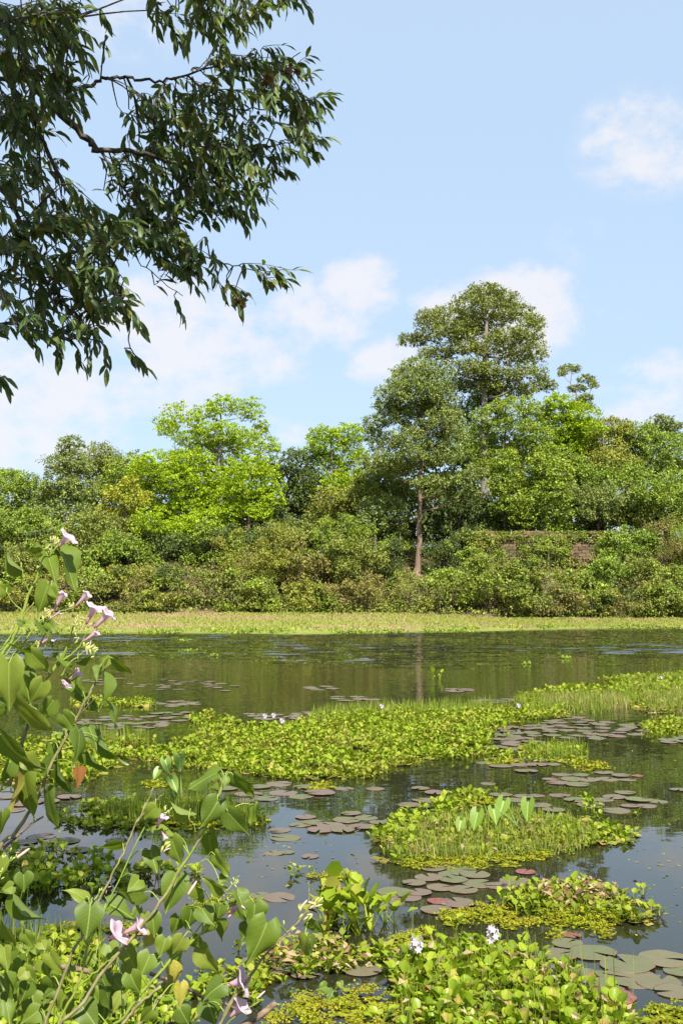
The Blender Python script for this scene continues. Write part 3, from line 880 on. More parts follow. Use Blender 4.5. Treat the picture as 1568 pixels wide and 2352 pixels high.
# ---- shrubs and thickets on the slope
SH = [
    (60, 1290, 70, 50, 158, 'olive', 'olive shrub low at the left edge behind the pink flowers'),
    (-40, 1300, 70, 60, 156, 'mid', 'green shrub cut by the left edge of the picture'),
    (150, 1285, 60, 45, 160, 'yolive', 'yellowish shrub just right of the topmost pink flower'),
    (20, 1360, 70, 45, 150, 'yolive', 'dusty shrub on the grass edge at the far left'),
    (115, 1350, 60, 45, 152, 'brown', 'brownish shrub on the grass edge second from the left'),
    (215, 1345, 60, 50, 152, 'olive', 'dense olive shrub above the highest pink flower pair'),
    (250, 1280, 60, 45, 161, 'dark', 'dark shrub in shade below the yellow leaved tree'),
    (165, 1385, 40, 22, 148, 'fresh', 'small bright green shrub at the left grass edge'),
    (295, 1340, 56, 42, 153, 'yolive', 'rounded yellow olive shrub below the broad lime tree'),
    (300, 1385, 50, 24, 148.5, 'brown', 'low tan bush on the grass left of centre'),
    (365, 1380, 50, 26, 148, 'yolive', 'low straw coloured bush standing forward on the grass'),
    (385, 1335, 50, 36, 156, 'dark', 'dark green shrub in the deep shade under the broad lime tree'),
    (455, 1362, 56, 40, 151, 'olive', 'olive shrub left of the largest domed thicket'),
    (590, 1285, 105, 75, 155, 'yolive', 'largest domed olive thicket in the middle of the wood edge'),
    (545, 1360, 70, 48, 150, 'olive', 'spreading shrub at the foot of the largest domed thicket'),
    (615, 1370, 55, 45, 149.5, 'vine', 'dark based shrub on the grass below the largest domed thicket'),
    (690, 1310, 55, 60, 154, 'brown', 'brown tinged thicket right of the largest domed thicket'),
    (790, 1225, 62, 52, 160, 'fresh', 'bright fresh green shrub left of the tall bare trunk'),
    (735, 1265, 50, 45, 158, 'mid', 'green shrub between the domed thicket and the bright fresh shrub'),
    (820, 1300, 70, 60, 155, 'olive', 'tall olive shrub below the bright fresh green shrub'),
    (700, 1375, 60, 42, 150, 'yolive', 'straw tinted shrub at the grass edge near the picture centre'),
    (775, 1380, 55, 42, 149.5, 'brown', 'brown twiggy shrub at the grass edge just right of centre'),
    (850, 1370, 60, 50, 150, 'brown', 'rusty brown thicket left of the foot of the tall trunk'),
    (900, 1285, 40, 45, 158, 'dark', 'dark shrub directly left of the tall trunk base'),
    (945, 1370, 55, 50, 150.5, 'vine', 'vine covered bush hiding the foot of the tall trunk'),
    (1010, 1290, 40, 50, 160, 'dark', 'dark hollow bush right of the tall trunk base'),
    (1025, 1360, 55, 48, 150, 'fresh', 'bright bush to the right of the tall trunk at the grass edge'),
    (1080, 1300, 44, 40, 158, 'mid', 'green bush in front of the left end of the laterite wall'),
    (1120, 1345, 70, 62, 151, 'fresh', 'yellow green bush below the left end of the laterite wall'),
    (1175, 1345, 55, 38, 154, 'yolive', 'olive bush right under the visible stone courses'),
    (1195, 1375, 60, 45, 149, 'vine', 'vine tangled bush at the water strip below the wall'),
    (1270, 1260, 34, 24, 163, 'fresh', 'small bright shrub growing against the middle of the laterite wall'),
    (1250, 1330, 55, 45, 154, 'vine', 'creeper tangle hanging below the middle of the laterite wall'),
    (1275, 1385, 55, 40, 148.5, 'brown', 'red brown dry bush at the water strip below the creeper tangle'),
    (1325, 1345, 50, 40, 155, 'yolive', 'dull olive scrub below the right end of the laterite wall'),
    (1410, 1258, 44, 36, 160, 'fresh', 'lush green shrub over the right end of the laterite wall'),
    (1455, 1255, 50, 40, 161, 'mid', 'lush green shrub just right of the wall end shrub'),
    (1530, 1260, 60, 50, 160, 'brown', 'reddish brown thicket at the right edge of the slope'),
    (1345, 1385, 55, 40, 149, 'vine', 'mixed green and brown bush on the strip right of the dry bush'),
    (1400, 1325, 60, 50, 154, 'mid', 'broad green bush below the lush wall end shrub'),
    (1480, 1325, 60, 55, 153, 'olive', 'olive scrub low on the right hand slope'),
    (1425, 1390, 60, 42, 148.5, 'brown', 'brown stemmed bush at the right hand water strip'),
    (1505, 1385, 60, 48, 148.5, 'vine', 'dark green bush at the right hand water strip'),
    (1570, 1360, 60, 60, 149.5, 'mid', 'bush cut by the right edge of the picture'),
    (1232, 1262, 30, 28, 162.5, 'olive', 'leafy bush against the laterite wall left of the small bright shrub'),
    (1095, 1250, 34, 30, 162.5, 'yolive', 'straggling bush over the left end of the laterite wall'),
    (1050, 1240, 40, 40, 163, 'dark', 'dark bush beyond the left end of the laterite wall'),
    (110, 1240, 50, 36, 164, 'mid', 'green bush below the cone shaped tree'),
    (1590, 1230, 50, 40, 163, 'vine', 'vine bush at the right edge below the dense tree'),
    (-120, 1330, 90, 80, 153, 'olive', 'scrub beyond the left edge of the picture'),
    (1680, 1320, 90, 90, 152, 'olive', 'scrub beyond the right edge of the picture'),
]
for i, (u, v, ru, rv, Y, mt, lb) in enumerate(SH):
    shrub(i, lb, u, v, ru, rv, Y, mt, group='shrubs along the embankment')

# low growth between the shrubs: ground cover of the slope
r = np.random.default_rng(99)
n = 9000
x = r.uniform(-75, 75, n)
y = r.uniform(147.2, 178.0, n)
z = terr(x, y)
cen = np.stack([x, y, z + r.uniform(0.1, 1.0, n)], 1)
V, F = puff_leaves(r, cen, r.uniform(0.4, 0.9, n), 5, 0.34)
O('undergrowth', mk('undergrowth', V, F, GREEN['vine'], smooth=False), label='tangled low undergrowth covering the slope between the shrubs', cat='undergrowth', kind='stuff')

# dry creepers on top of and over the wall
n = 2000
x = r.uniform(wl[0] - 1, wl[0] + 27, n)
tt = r.random(n) ** 1.6
z = wl[2] + 0.3 - tt * 4.6
keep = fnoise(x, z, 0.55, 3.0) > -0.8
xu, xv = to_px(np.stack([x, np.full(n, WALL_Y - .5), z], 1))
bare = ((abs(xu - 1168) < 20) & (abs(xv - 1262) < 22)) | ((abs(xu - 1338) < 28) & (abs(xv - 1262) < 18))
keep &= ~(bare & (r.random(n) < .9))
cen = np.stack([x, np.where(tt < 0.12, WALL_Y + r.uniform(-.3, .8, n), WALL_Y - 0.55), z], 1)[keep]
V, F = puff_leaves(r, cen, r.uniform(0.25, 0.6, len(cen)), 11, 0.24)
O('creeper', mk('creeper', V, F, GREEN['vine'], smooth=False), label='tangled creeper hanging over the laterite wall', cat='creeper', kind='stuff')
n = 260
x = r.uniform(40, 56, n); y = r.uniform(150, 164, n)
cen = np.stack([x, y, terr(x, y) + r.uniform(.5, 2.0, n)], 1)

# grass on the far strip
gm = leaf_mat('far_grass', [(0, (.155, .195, .027)), (.5, (.225, .24, .045)), (1, (.29, .26, .09))], .7, .1, .3, (.31, .215, .125), .07, .85)
n = 26000
x = r.uniform(-62, 62, n)
y = shore(x) + (146.5 - shore(x)) * r.random(n) ** 0.9 + 0.3
z = terr(x, y)
ok = z > 0.08
x, y, z = x[ok], y[ok], z[ok]
n = len(x)
ang = r.uniform(-.6, .6, n)
ax = unit(np.stack([r.normal(0, .35, n), r.normal(0, .35, n), np.ones(n)], 1))
nr = unit(np.stack([np.sin(ang), -np.cos(ang), r.uniform(0.2, 1.0, n)], 1))
TV = np.array([(-.5, 0, 0), (.5, 0, 0), (.1, 1, 0), (-.25, .8, 0)])
h = r.uniform(.10, .30, n) * np.where(y > 144, 1.5, 1)
V, F = scatter(TV, QF, np.stack([x, y, z - .02], 1), frames(ax, nr), np.stack([h * .8, h, h], 1))
O('bank_grass', mk('bank_grass', V, F, gm, smooth=False), label='short green and straw coloured grass on the far bank', cat='grass', kind='stuff')
# broad leaved weeds where the grass meets the thicket and the water
n = 3600
x = r.uniform(-60, 60, n)
y = np.where(r.random(n) < .4, r.uniform(145.5, 148, n), shore(x) + r.normal(0.6, 1.2, n))
keep = fnoise(x, y * .2, .35, 7.) > -.05
x, y = x[keep], y[keep]
cen = np.stack([x, y, np.maximum(terr(x, y), 0) + .15], 1)
V, F = puff_leaves(r, cen, r.uniform(.2, .5, len(x)), 6, .22)
O('bank_weeds', mk('bank_weeds', V, F, GREEN['fresh'], smooth=False), label='bright broad leaved weeds along the edges of the grass strip', cat='weeds', kind='stuff')

# small clumps of floating weed on the ruffled far water
for (u, v, wd, lb) in ((422, 1472, 26, 'farthest small weed clump on the ruffled water at the left'), (432, 1497, 40, 'broader flat weed clump on the ruffled water at the left'), (492, 1508, 12, 'tiny weed clump right of the broader flat one'), (1298, 1513, 30, 'weed clump on the ruffled water near the right'), (1208, 1526, 16, 'little weed clump left of the one near the right')):
    p = W(u, v)
    n = 26
    hw = wd / 2 * p[1] / FPX
    q = np.stack([p[0] + r.normal(0, hw * .5, n), p[1] + r.normal(0, hw * .9, n), r.uniform(.03, .12, n)], 1)
    V, F = puff_leaves(r, q, np.full(n, .12), 5, .11)
    O('weed_clump', mk('weed_clump', V - [p[0], p[1], 0], F, GREEN['mid'], smooth=False), loc=(p[0], p[1], 0), label=lb, cat='weed clump', group='weed clumps on the far water')

# ------------------------------------------------------------------ water plants
def Wp(poly):
    return np.array([W(u, v)[:2] for u, v in poly])


HY = leaf_mat('hyacinth_leaf', [(0, (.11, .175, .008)), (.35, (.18, .255, .012)), (.75, (.25, .32, .018)), (.93, (.30, .31, .035)), (1, (.33, .24, .06))], .36, .32, .30, None, .25, .6, 1.25, .37)
HYS = leaf_mat('hyacinth_leaf_far', [(0, (.10, .155, .008)), (.4, (.18, .25, .012)), (.8, (.26, .32, .02)), (.94, (.32, .31, .05)), (1, (.30, .20, .06))], .5, .14, .30, (.21, .19, .03), .5, .5)
STALK = plain_mat('hyacinth_stalk', (.17, .23, .025), (.30, .30, .06), 30., .4, .4, trans=.2)
DRY = leaf_mat('dry_leaf', [(0, (.12, .07, .03)), (.5, (.26, .17, .08)), (1, (.42, .33, .20))], .8, .1, .2)
PETAL = plain_mat('lilac_petal', (.52, .43, .56), (.66, .58, .66), 40., .6, .2, trans=.3)


def hy_leaf(r, h, lean, bl, tilt, res=1, cup=.3, side=0.0):
    """one leaf growing outwards along +x: swollen stalk and rounded cupped blade; returns stalk and blade (V, F)"""
    n = 7 if res else 2
    t = np.linspace(0, 1, n)
    px = lean * h * (t ** 1.4)
    pz = h * t
    pts = np.stack([px, side * h * t * t, pz - .02], 1)
    rad = bl * (0.075 + 0.10 * np.exp(-((t - .28) / .2) ** 2)) * (1 - .45 * t)
    if not res:
        rad = bl * np.array([.13, .05])
    if res:
        st = tube(pts, rad, 6, False)
    else:
        sd_ = np.array([0, 1., 0])
        st = (np.array([pts[0] - sd_ * rad[0], pts[0] + sd_ * rad[0], pts[1] + sd_ * rad[1], pts[1] - sd_ * rad[1]]), [np.array([[0, 1, 2, 3]])])
    top = pts[-1]
    A = np.array([math.cos(tilt), side * .5, math.sin(tilt)])
    A /= np.linalg.norm(A)
    Nn = np.array([-math.sin(tilt), 0, math.cos(tilt)])
    Sx = np.cross(A, Nn)
    Sx /= np.linalg.norm(Sx)
    Nn = np.cross(Sx, A)
    if res:
        ys = np.array([0, .12, .32, .55, .76, .92, 1.0])
        wd = np.array([.16, .40, .53, .55, .46, .27, .06])
        ss = np.array([-1, -.55, 0, .55, 1])
    else:
        ys = np.array([0, .4, 1.0])
        wd = np.array([.24, .56, .22])
        ss = np.array([-1, 0, 1])
    V = []
    wv = r.uniform(-.06, .06, (len(ys), len(ss)))
    roll = r.uniform(-.15, .35)
    for i, y in enumerate(ys):
        for j, s in enumerate(ss):
            x = s * wd[i]
            z = cup * (x * x) * 1.6 - roll * (y ** 2) * .5 + wv[i, j] * .4
            V.append(top + bl * (A * y + Sx * x * (1 - .1 * cup * abs(s)) + Nn * z))
    k = len(ss)
    F = [(i * k + j, i * k + j + 1, (i + 1) * k + j + 1, (i + 1) * k + j) for i in range(len(ys) - 1) for j in range(k - 1)]
    return st, (np.array(V), [np.array(F)])


hr = np.random.default_rng(21)
HLEAF = {}          # class -> list of meshes
HSPEC = {'low': [(.06, .9, .085, .35), (.08, .7, .09, .6), (.07, 1.1, .08, .2), (.10, .5, .095, .8), (.09, .8, .085, .5), (.11, .35, .08, 1.0)],
         'mid': [(.12, .6, .10, .7), (.15, .45, .11, .95), (.11, .8, .10, .45), (.17, .3, .11, 1.15), (.14, .7, .10, .6), (.09, 1.0, .09, .3)],
         'tall': [(.24, .35, .12, 1.05), (.28, .2, .125, 1.25), (.20, .55, .12, .75), (.17, .75, .11, .55), (.22, .4, .12, .95), (.13, .9, .10, .4)]}
HLOW = {}
for kname, sp_ in HSPEC.items():
    HLEAF[kname], HLOW[kname] = [], []
    for (h, lean, bl, tl) in sp_:
        st, bd = hy_leaf(hr, h, lean, bl, tl, 1, hr.uniform(.2, .6), hr.uniform(-.15, .15))
        V, F = join([bd, st])
        nb = len(bd[1][0])
        mi = np.zeros(sum(len(f) for f in F), int)
        mi[nb:] = 1
        HLEAF[kname].append(mk('leaf', V, F, [HY, STALK], mi))
        HLOW[kname].append(join(list(hy_leaf(hr, h, lean, bl, tl, 0, .4))[::-1]))


def flower_spike(h):
    """hyacinth flower head: pale lilac six petalled florets round a stem"""
    r = np.random.default_rng(8)
    parts = [tube([(0, 0, 0), (0, 0, h)], [.006, .004], 5)]
    n0 = len(parts[0][0])
    pet = []
    PV = np.array([(0, 0, 0), (.009, .016, .003), (0, .034, -.002), (-.009, .016, .003)])
    for k in range(9):
        z = h - .085 + k * .0115
        a = k * 2.4
        o = np.array([math.cos(a) * .012, math.sin(a) * .012, z])
        out_ = np.array([math.cos(a), math.sin(a), .35])
        out_ /= np.linalg.norm(out_)
        s1_ = np.cross(out_, [0, 0, 1.]); s1_ /= np.linalg.norm(s1_)
        s2_ = np.cross(s1_, out_)
        c = o + out_ * .02
        for q in range(6):
            b = q * math.pi / 3
            d = s1_ * math.cos(b) + s2_ * math.sin(b) + out_ * .45
            R_ = frames(d[None], out_[None])
            pet.append(scatter(PV, QF, c[None], R_, np.array([1.15])))
        parts.append(tube([o, c], [.003, .004], 4))
    sv, sf = join(parts)
    pv, pf = join(pet)
    return mk('flower_stem', sv, sf, STALK), mk('petals', pv, pf, PETAL)


SPIKE = {h: flower_spike(h) for h in (.26, .36)}

ISLET_ = [(905, 1955), (960, 1905), (1060, 1880), (1180, 1874), (1290, 1885), (1350, 1915), (1300, 1955), (1180, 1968), (1040, 1975), (930, 1975)]
# floating mats: outline on the photo grid, kind of plant, plants per square metre, label for its single plants
MATS = [
    ('front_right', [(905, 2225), (960, 2185), (1040, 2165), (1120, 2175), (1200, 2190), (1300, 2245), (1400, 2290), (1450, 2330), (1470, 2400), (900, 2400), (920, 2300)], 'mid', 62, 'water hyacinth rosette in the dense mat along the bottom right edge'),
    ('front_tuft', [(725, 2120), (760, 2095), (830, 2090), (890, 2100), (905, 2125), (860, 2145), (780, 2150)], 'tall', 80, 'tall upright water hyacinth in the tuft standing alone left of the lilac flowers'),
    ('front_mid', [(575, 2175), (640, 2160), (730, 2160), (840, 2155), (900, 2175), (890, 2215), (830, 2235), (700, 2240), (640, 2260), (560, 2290), (470, 2310), (420, 2290), (480, 2230)], 'low', 52, 'small bright water hyacinth floating behind the lower pink trumpet flowers'),
    ('front_left', [(-60, 2150), (80, 2140), (200, 2170), (280, 2230), (420, 2310), (470, 2352), (300, 2400), (-60, 2400)], 'low', 70, 'water hyacinth under the leafy bush in the bottom left corner'),
    ('right_raft', [(1150, 2085), (1210, 2050), (1280, 2040), (1330, 2035), (1400, 2055), (1460, 2075), (1520, 2115), (1480, 2130), (1400, 2120), (1300, 2105), (1230, 2115), (1170, 2110)], 'mid', 42, 'water hyacinth with withered leaves on the raft right of the lily pads'),
    ('shade_left', [(-40, 1975), (60, 1955), (190, 1955), (270, 1985), (330, 2010), (300, 2040), (180, 2050), (60, 2080), (-40, 2090)], 'mid', 34, 'dark shaded water hyacinth floating at the left edge'),
    ('shade_drift', [(300, 1985), (420, 1990), (470, 2010), (430, 2035), (320, 2030)], 'low', 22, 'loose shaded water hyacinth drifting behind the tan stem'),
    ('shade_mat', [(130, 1880), (210, 1850), (330, 1840), (480, 1845), (600, 1865), (610, 1885), (480, 1892), (300, 1905), (150, 1900)], 'low', 40, 'shaded water hyacinth in the dark green mat left of centre'),
    ('island_left', [(845, 1965), (870, 1905), (930, 1880), (1010, 1850), (1060, 1825), (1130, 1840), (1040, 1870), (960, 1905), (950, 1985), (880, 1990)], 'mid', 34, 'water hyacinth on the left shore of the grassy islet'),
    ('island_right', [(1250, 1890), (1330, 1875), (1400, 1900), (1465, 1920), (1440, 1940), (1370, 1945), (1300, 1950), (1240, 1940)], 'low', 34, 'water hyacinth trailing off the right end of the grassy islet'),
    ('raft_tip', [(665, 2008), (690, 2003), (695, 2014), (668, 2018)], 'low', 26, 'tiny water hyacinth on the end of the drifting fern strip'),
    ('mid_main', [(430, 1650), (480, 1640), (560, 1665), (650, 1672), (720, 1650), (860, 1632), (1000, 1630), (1130, 1632), (1290, 1632), (1305, 1648), (1180, 1662), (1130, 1680), (1120, 1715), (1180, 1738), (1150, 1752), (1020, 1745), (880, 1772), (860, 1792), (740, 1790), (650, 1795), (540, 1775), (440, 1765), (330, 1752), (345, 1725), (430, 1700), (470, 1680)], 'mid', 34, 'water hyacinth in the broad mat across the middle of the pond'),
    ('mid_left', [(-60, 1712), (60, 1700), (200, 1700), (340, 1705), (340, 1740), (250, 1770), (200, 1800), (60, 1800), (-60, 1800)], 'mid', 30, 'water hyacinth behind the pink flower stems at the left edge'),
    ('right_far', [(1385, 1560), (1480, 1555), (1620, 1548), (1620, 1640), (1500, 1640), (1400, 1618), (1330, 1630), (1190, 1632), (1180, 1600), (1300, 1582), (1420, 1580)], 'mid', 13, 'tall water hyacinth on the far right bank of weed'),
    ('right_bit', [(1465, 1670), (1530, 1655), (1600, 1660), (1600, 1690), (1500, 1695)], 'mid', 28, 'water hyacinth in the small mat at the right edge'),
    ('far_left', [(165, 1612), (220, 1605), (270, 1608), (350, 1612), (345, 1624), (250, 1626), (180, 1622)], 'mid', 26, 'water hyacinth in the small far mat left of centre'),
    ('far_dots', [(985, 1560), (1025, 1558), (1028, 1564), (990, 1566)], 'tall', 4, 'pair of water hyacinths adrift on the dark reflection'),
    ('right_spur', [(1190, 1715), (1300, 1708), (1360, 1738), (1320, 1752), (1210, 1752)], 'low', 26, 'water hyacinth on the spur of weed right of the broad mat'),
    ('islet_top', ISLET_, 'low', 20, 'small water hyacinth in the islet grass'),
    ('islet_spur', [(1125, 1810), (1150, 1812), (1145, 1825), (1120, 1822)], 'low', 12, 'stray water hyacinth by the lily pads right of the islet'),
    ('edge_spur', [(1330, 1850), (1350, 1840), (1400, 1868), (1385, 1885)], 'mid', 22, 'water hyacinth tuft reaching towards the right hand pads'),
]
plants = []
for mi_, (mn, poly, kd, dn, lb) in enumerate(MATS):
    wp = Wp(poly)
    n = int(area(wp) * dn * (1.0 if kd == 'tall' else 3.1))
    n = min(n, 4700)
    if n < 2:
        n = 2
    r = np.random.default_rng(400 + mi_)
    q = fill_poly(wp, int(n * 1.5) + 4, r)
    nz = fnoise(q[:, 0], q[:, 1], 1.6, mi_ * 1.3) + r.normal(0, .35, len(q))
    q = q[np.argsort(-nz)[:max(2, n)]]
    q = q + r.normal(0, .05, q.shape) + r.normal(0, .35, q.shape) * (r.random((len(q), 1)) < .05)
    for x, y in q:
        plants.append((x, y, kd, mi_, r.random()))
plants = np.array(plants, dtype=object)
dist = np.array([math.hypot(p[0], p[1]) for p in plants])
pu, pv = to_px(np.array([(p[0], p[1], .08) for p in plants], float))
infr = (pu > -20) & (pu < 1590) & (pv < 2375)
order = np.argsort(dist + np.where(infr, 0, 1e3))
near = set(order[:300].tolist())
flowered = {}


def zone(mn, u, v):
    if mn == 'front_right':
        if v > 2318:
            return 'at the bottom edge of the front right mat' if u > 1150 else 'at the bottom edge left of the front right mat'
        if u < 1010:
            return 'around the left lilac flower of the front right mat'
        if v < 2215 and u < 1230:
            return 'around the right lilac flower of the front right mat'
        return 'on the front mat tip beside the veined pads' if u > 1270 else 'in the heart of the dense front right mat'
    if mn == 'front_left':
        if u < 110:
            return 'in the bottom left picture corner' if v > 2240 else 'at the left edge above the level bare branch'
        return 'behind the stems of the broad bush at the bottom left' if u < 290 else 'below the two pink trumpets of the broad bush'
    if mn == 'front_mid':
        return 'between the pink bud spray and the tall hyacinth tuft' if u > 690 else 'around the pale pad behind the lower pink trumpets'
    return None


for (u, v, h) in ((1132, 2190, .26), (957, 2215, .26)):
    tgt = W(u, v + 20)[:2]
    c = min(near, key=lambda i: (plants[i][0] - tgt[0]) ** 2 + (plants[i][1] - tgt[1]) ** 2)
    flowered[c] = (tgt, h)
far_parts = {}
for i, (x, y, kd, mi_, q) in enumerate(plants):
    r = np.random.default_rng(9000 + i)
    big_ = r.uniform(.7, 1.2) * {'tall': .86, 'mid': .52, 'low': .52}[kd]
    nl = int(r.integers(5, 9))
    if i in near:
        lb = MATS[mi_][4]
        gr = MATS[mi_][0].replace('_', ' ') + ' water hyacinths'
        zn = zone(MATS[mi_][0], pu[i], pv[i])
        if zn:
            sz = 'large ' if big_ > .57 else ('tiny ' if big_ < .42 else 'midsize ')
            lb = sz + 'water hyacinth ' + zn
            gr = lb.replace('hyacinth', 'hyacinths', 1)
        if i in flowered:
            (x, y), h = flowered[i]
            lb = ('water hyacinth with the right hand lilac flower spike in the front mat', 'water hyacinth with the left hand lilac flower spike in the front mat')[list(flowered).index(i)]
            gr = None
        root = E('water_hyacinth', (x, y, 0), lb, 'water hyacinth', gr)
        root.rotation_euler = (0, 0, r.uniform(0, 6.28))
        for k in range(nl):
            me = HLEAF[kd][int(r.integers(len(HLEAF[kd])))]
            s = big_ * r.uniform(.75, 1.2)
            O('leaf', me, root, mat=Matrix.Rotation(k * 6.283 / nl + r.normal(0, .3), 4, 'Z') @ Matrix.Rotation(r.normal(0, .12), 4, 'Y') @ Matrix.Scale(s, 4))
        if i in flowered:
            sm_, pm_ = SPIKE[.26]
            fl = O('flower_spike', sm_, root, mat=Matrix.Scale(.82, 4))
            O('petals', pm_, fl)
    else:
        dq = math.hypot(x, y)
        for k in range(min(nl, 6 if dq < 13 else 5) if dq < 30 else 4):
            V, F = HLOW[kd][int(r.integers(len(HLOW[kd])))]
            s = big_ * r.uniform(.75, 1.25) * (.9 if dq < 30 else 1.35)
            a = k * 6.283 / nl + r.normal(0, .3) + q * 6.28
            ca, sa = math.cos(a) * s, math.sin(a) * s
            V2 = np.stack([V[:, 0] * ca - V[:, 1] * sa + x, V[:, 0] * sa + V[:, 1] * ca + y, V[:, 2] * s], 1)
            far_parts.setdefault(mi_, []).append((V2, F))
STUFF_LB = {'front_right': 'rest of the dense water hyacinth mat along the bottom right edge', 'mid_main': 'broad yellow green water hyacinth mat across the middle of the pond', 'mid_left': 'water hyacinth mat behind the pink flower stems at the left edge',
            'right_far': 'tall water hyacinths mixed in the grass of the far right weed bank', 'right_bit': 'small water hyacinth mat at the right edge', 'far_left': 'small far water hyacinth mat left of centre',
            'far_dots': 'pair of water hyacinths adrift on the dark reflection', 'right_spur': 'spur of low water hyacinth right of the broad mat'}
for mi_, ps in far_parts.items():
    V, F = join(ps)
    mn = MATS[mi_][0]
    O('water_hyacinth_mat', mk('water_hyacinth_mat', V, F, HYS), label=STUFF_LB.get(mn, MATS[mi_][4].replace('water hyacinth', 'water hyacinths', 1)), cat='water hyacinths', kind='stuff')

# dark decaying litter the mats float on
LIT = plain_mat('floating_litter', (.055, .045, .016), (.16, .15, .035), 14., .9, .15, .8)
mparts = []
for mi_, (mn, poly, kd, dn, lb) in enumerate(MATS):
    if mn in ('front_tuft', 'far_dots', 'shade_drift', 'raft_tip', 'islet_spur', 'edge_spur', 'shade_left', 'front_mid', 'front_left'):
        continue
    wp = Wp(poly)
    r = np.random.default_rng(640 + mi_)
    n = int(area(wp) * (150 if mn.startswith(('front', 'right_raft', 'shade', 'island')) else 45))
    q = fill_poly(wp, n, r)
    keep = fnoise(q[:, 0], q[:, 1], 1.6, mi_ * 1.3) > -.25
    q = q[keep]
    n = len(q)
    a = r.uniform(0, 6.28, n)
    ax = np.stack([np.cos(a), np.sin(a), r.normal(0, .12, n)], 1)
    nr = np.stack([r.normal(0, .2, n), r.normal(0, .2, n), np.ones(n)], 1)
    s = r.uniform(.06, .16, n) * (1.6 if not mn.startswith(('front', 'right_raft', 'shade', 'island')) else 1)
    mparts.append(scatter(QV * np.array([1.5, 1, .3]), QF, np.stack([q[:, 0], q[:, 1], r.uniform(.003, .03, n)], 1), frames(ax, nr), s))
r = np.random.default_rng(655)
for poly, n in (([(450, 1920), (620, 1900), (860, 1960), (900, 2040), (700, 2080), (560, 2050)], 90), ([(1250, 1960), (1568, 1940), (1568, 2180), (1450, 2150), (1500, 2080), (1300, 2010)], 60), ([(600, 1560), (1400, 1530), (1380, 1560), (700, 1620)], 50), ([(880, 1800), (1280, 1720), (1568, 1720), (1568, 1900), (1400, 1880), (950, 1850)], 110)):
    q = fill_poly(Wp(poly), n, r)
    a = r.uniform(0, 6.28, n)
    ax = np.stack([np.cos(a), np.sin(a), r.normal(0, .1, n)], 1)
    nr = np.stack([r.normal(0, .15, n), r.normal(0, .15, n), np.ones(n)], 1)
    mparts.append(scatter(QV * np.array([1.2, 1, .3]), QF, np.stack([q[:, 0], q[:, 1], np.full(n, .004)], 1), frames(ax, nr), r.uniform(.012, .05, n)))
V, F = join(mparts)
LITL = leaf_mat('litter', [(0, (.09, .075, .02)), (.4, (.17, .16, .03)), (.8, (.25, .25, .035)), (1, (.28, .17, .07))], .8, .1, .15)
O('floating_litter', mk('floating_litter', V, F, LITL, smooth=False), label='rotting leaves and small weed floating between the hyacinth plants', cat='litter', kind='stuff')

# ---- small lilac flowers far out on the mats
for (u, v, lb) in ((608, 1678, 'leftmost pale lilac hyacinth flower on the broad mat'), (628, 1676, 'pale lilac hyacinth flower beside the leftmost one on the broad mat'), (647, 1690, 'lower pale lilac hyacinth flower of the three on the broad mat'), (876, 1652, 'whitish hyacinth flower at the back of the broad mat by the grass'), (1518, 1577, 'white hyacinth flower on the weed bank at the right edge'), (1190, 1650, 'small white hyacinth flower below the dry grass')):
    p = W(u, v)
    sm_, pm_ = SPIKE[.36]
    root = E('hyacinth_flower', (p[0], p[1], 0), lb, 'flower', 'far hyacinth flowers')
    s = .85
    O('flower_stem', sm_, root, mat=Matrix.Scale(s, 4))
    O('petals', pm_, root, mat=Matrix.Scale(s * 1.0, 4))

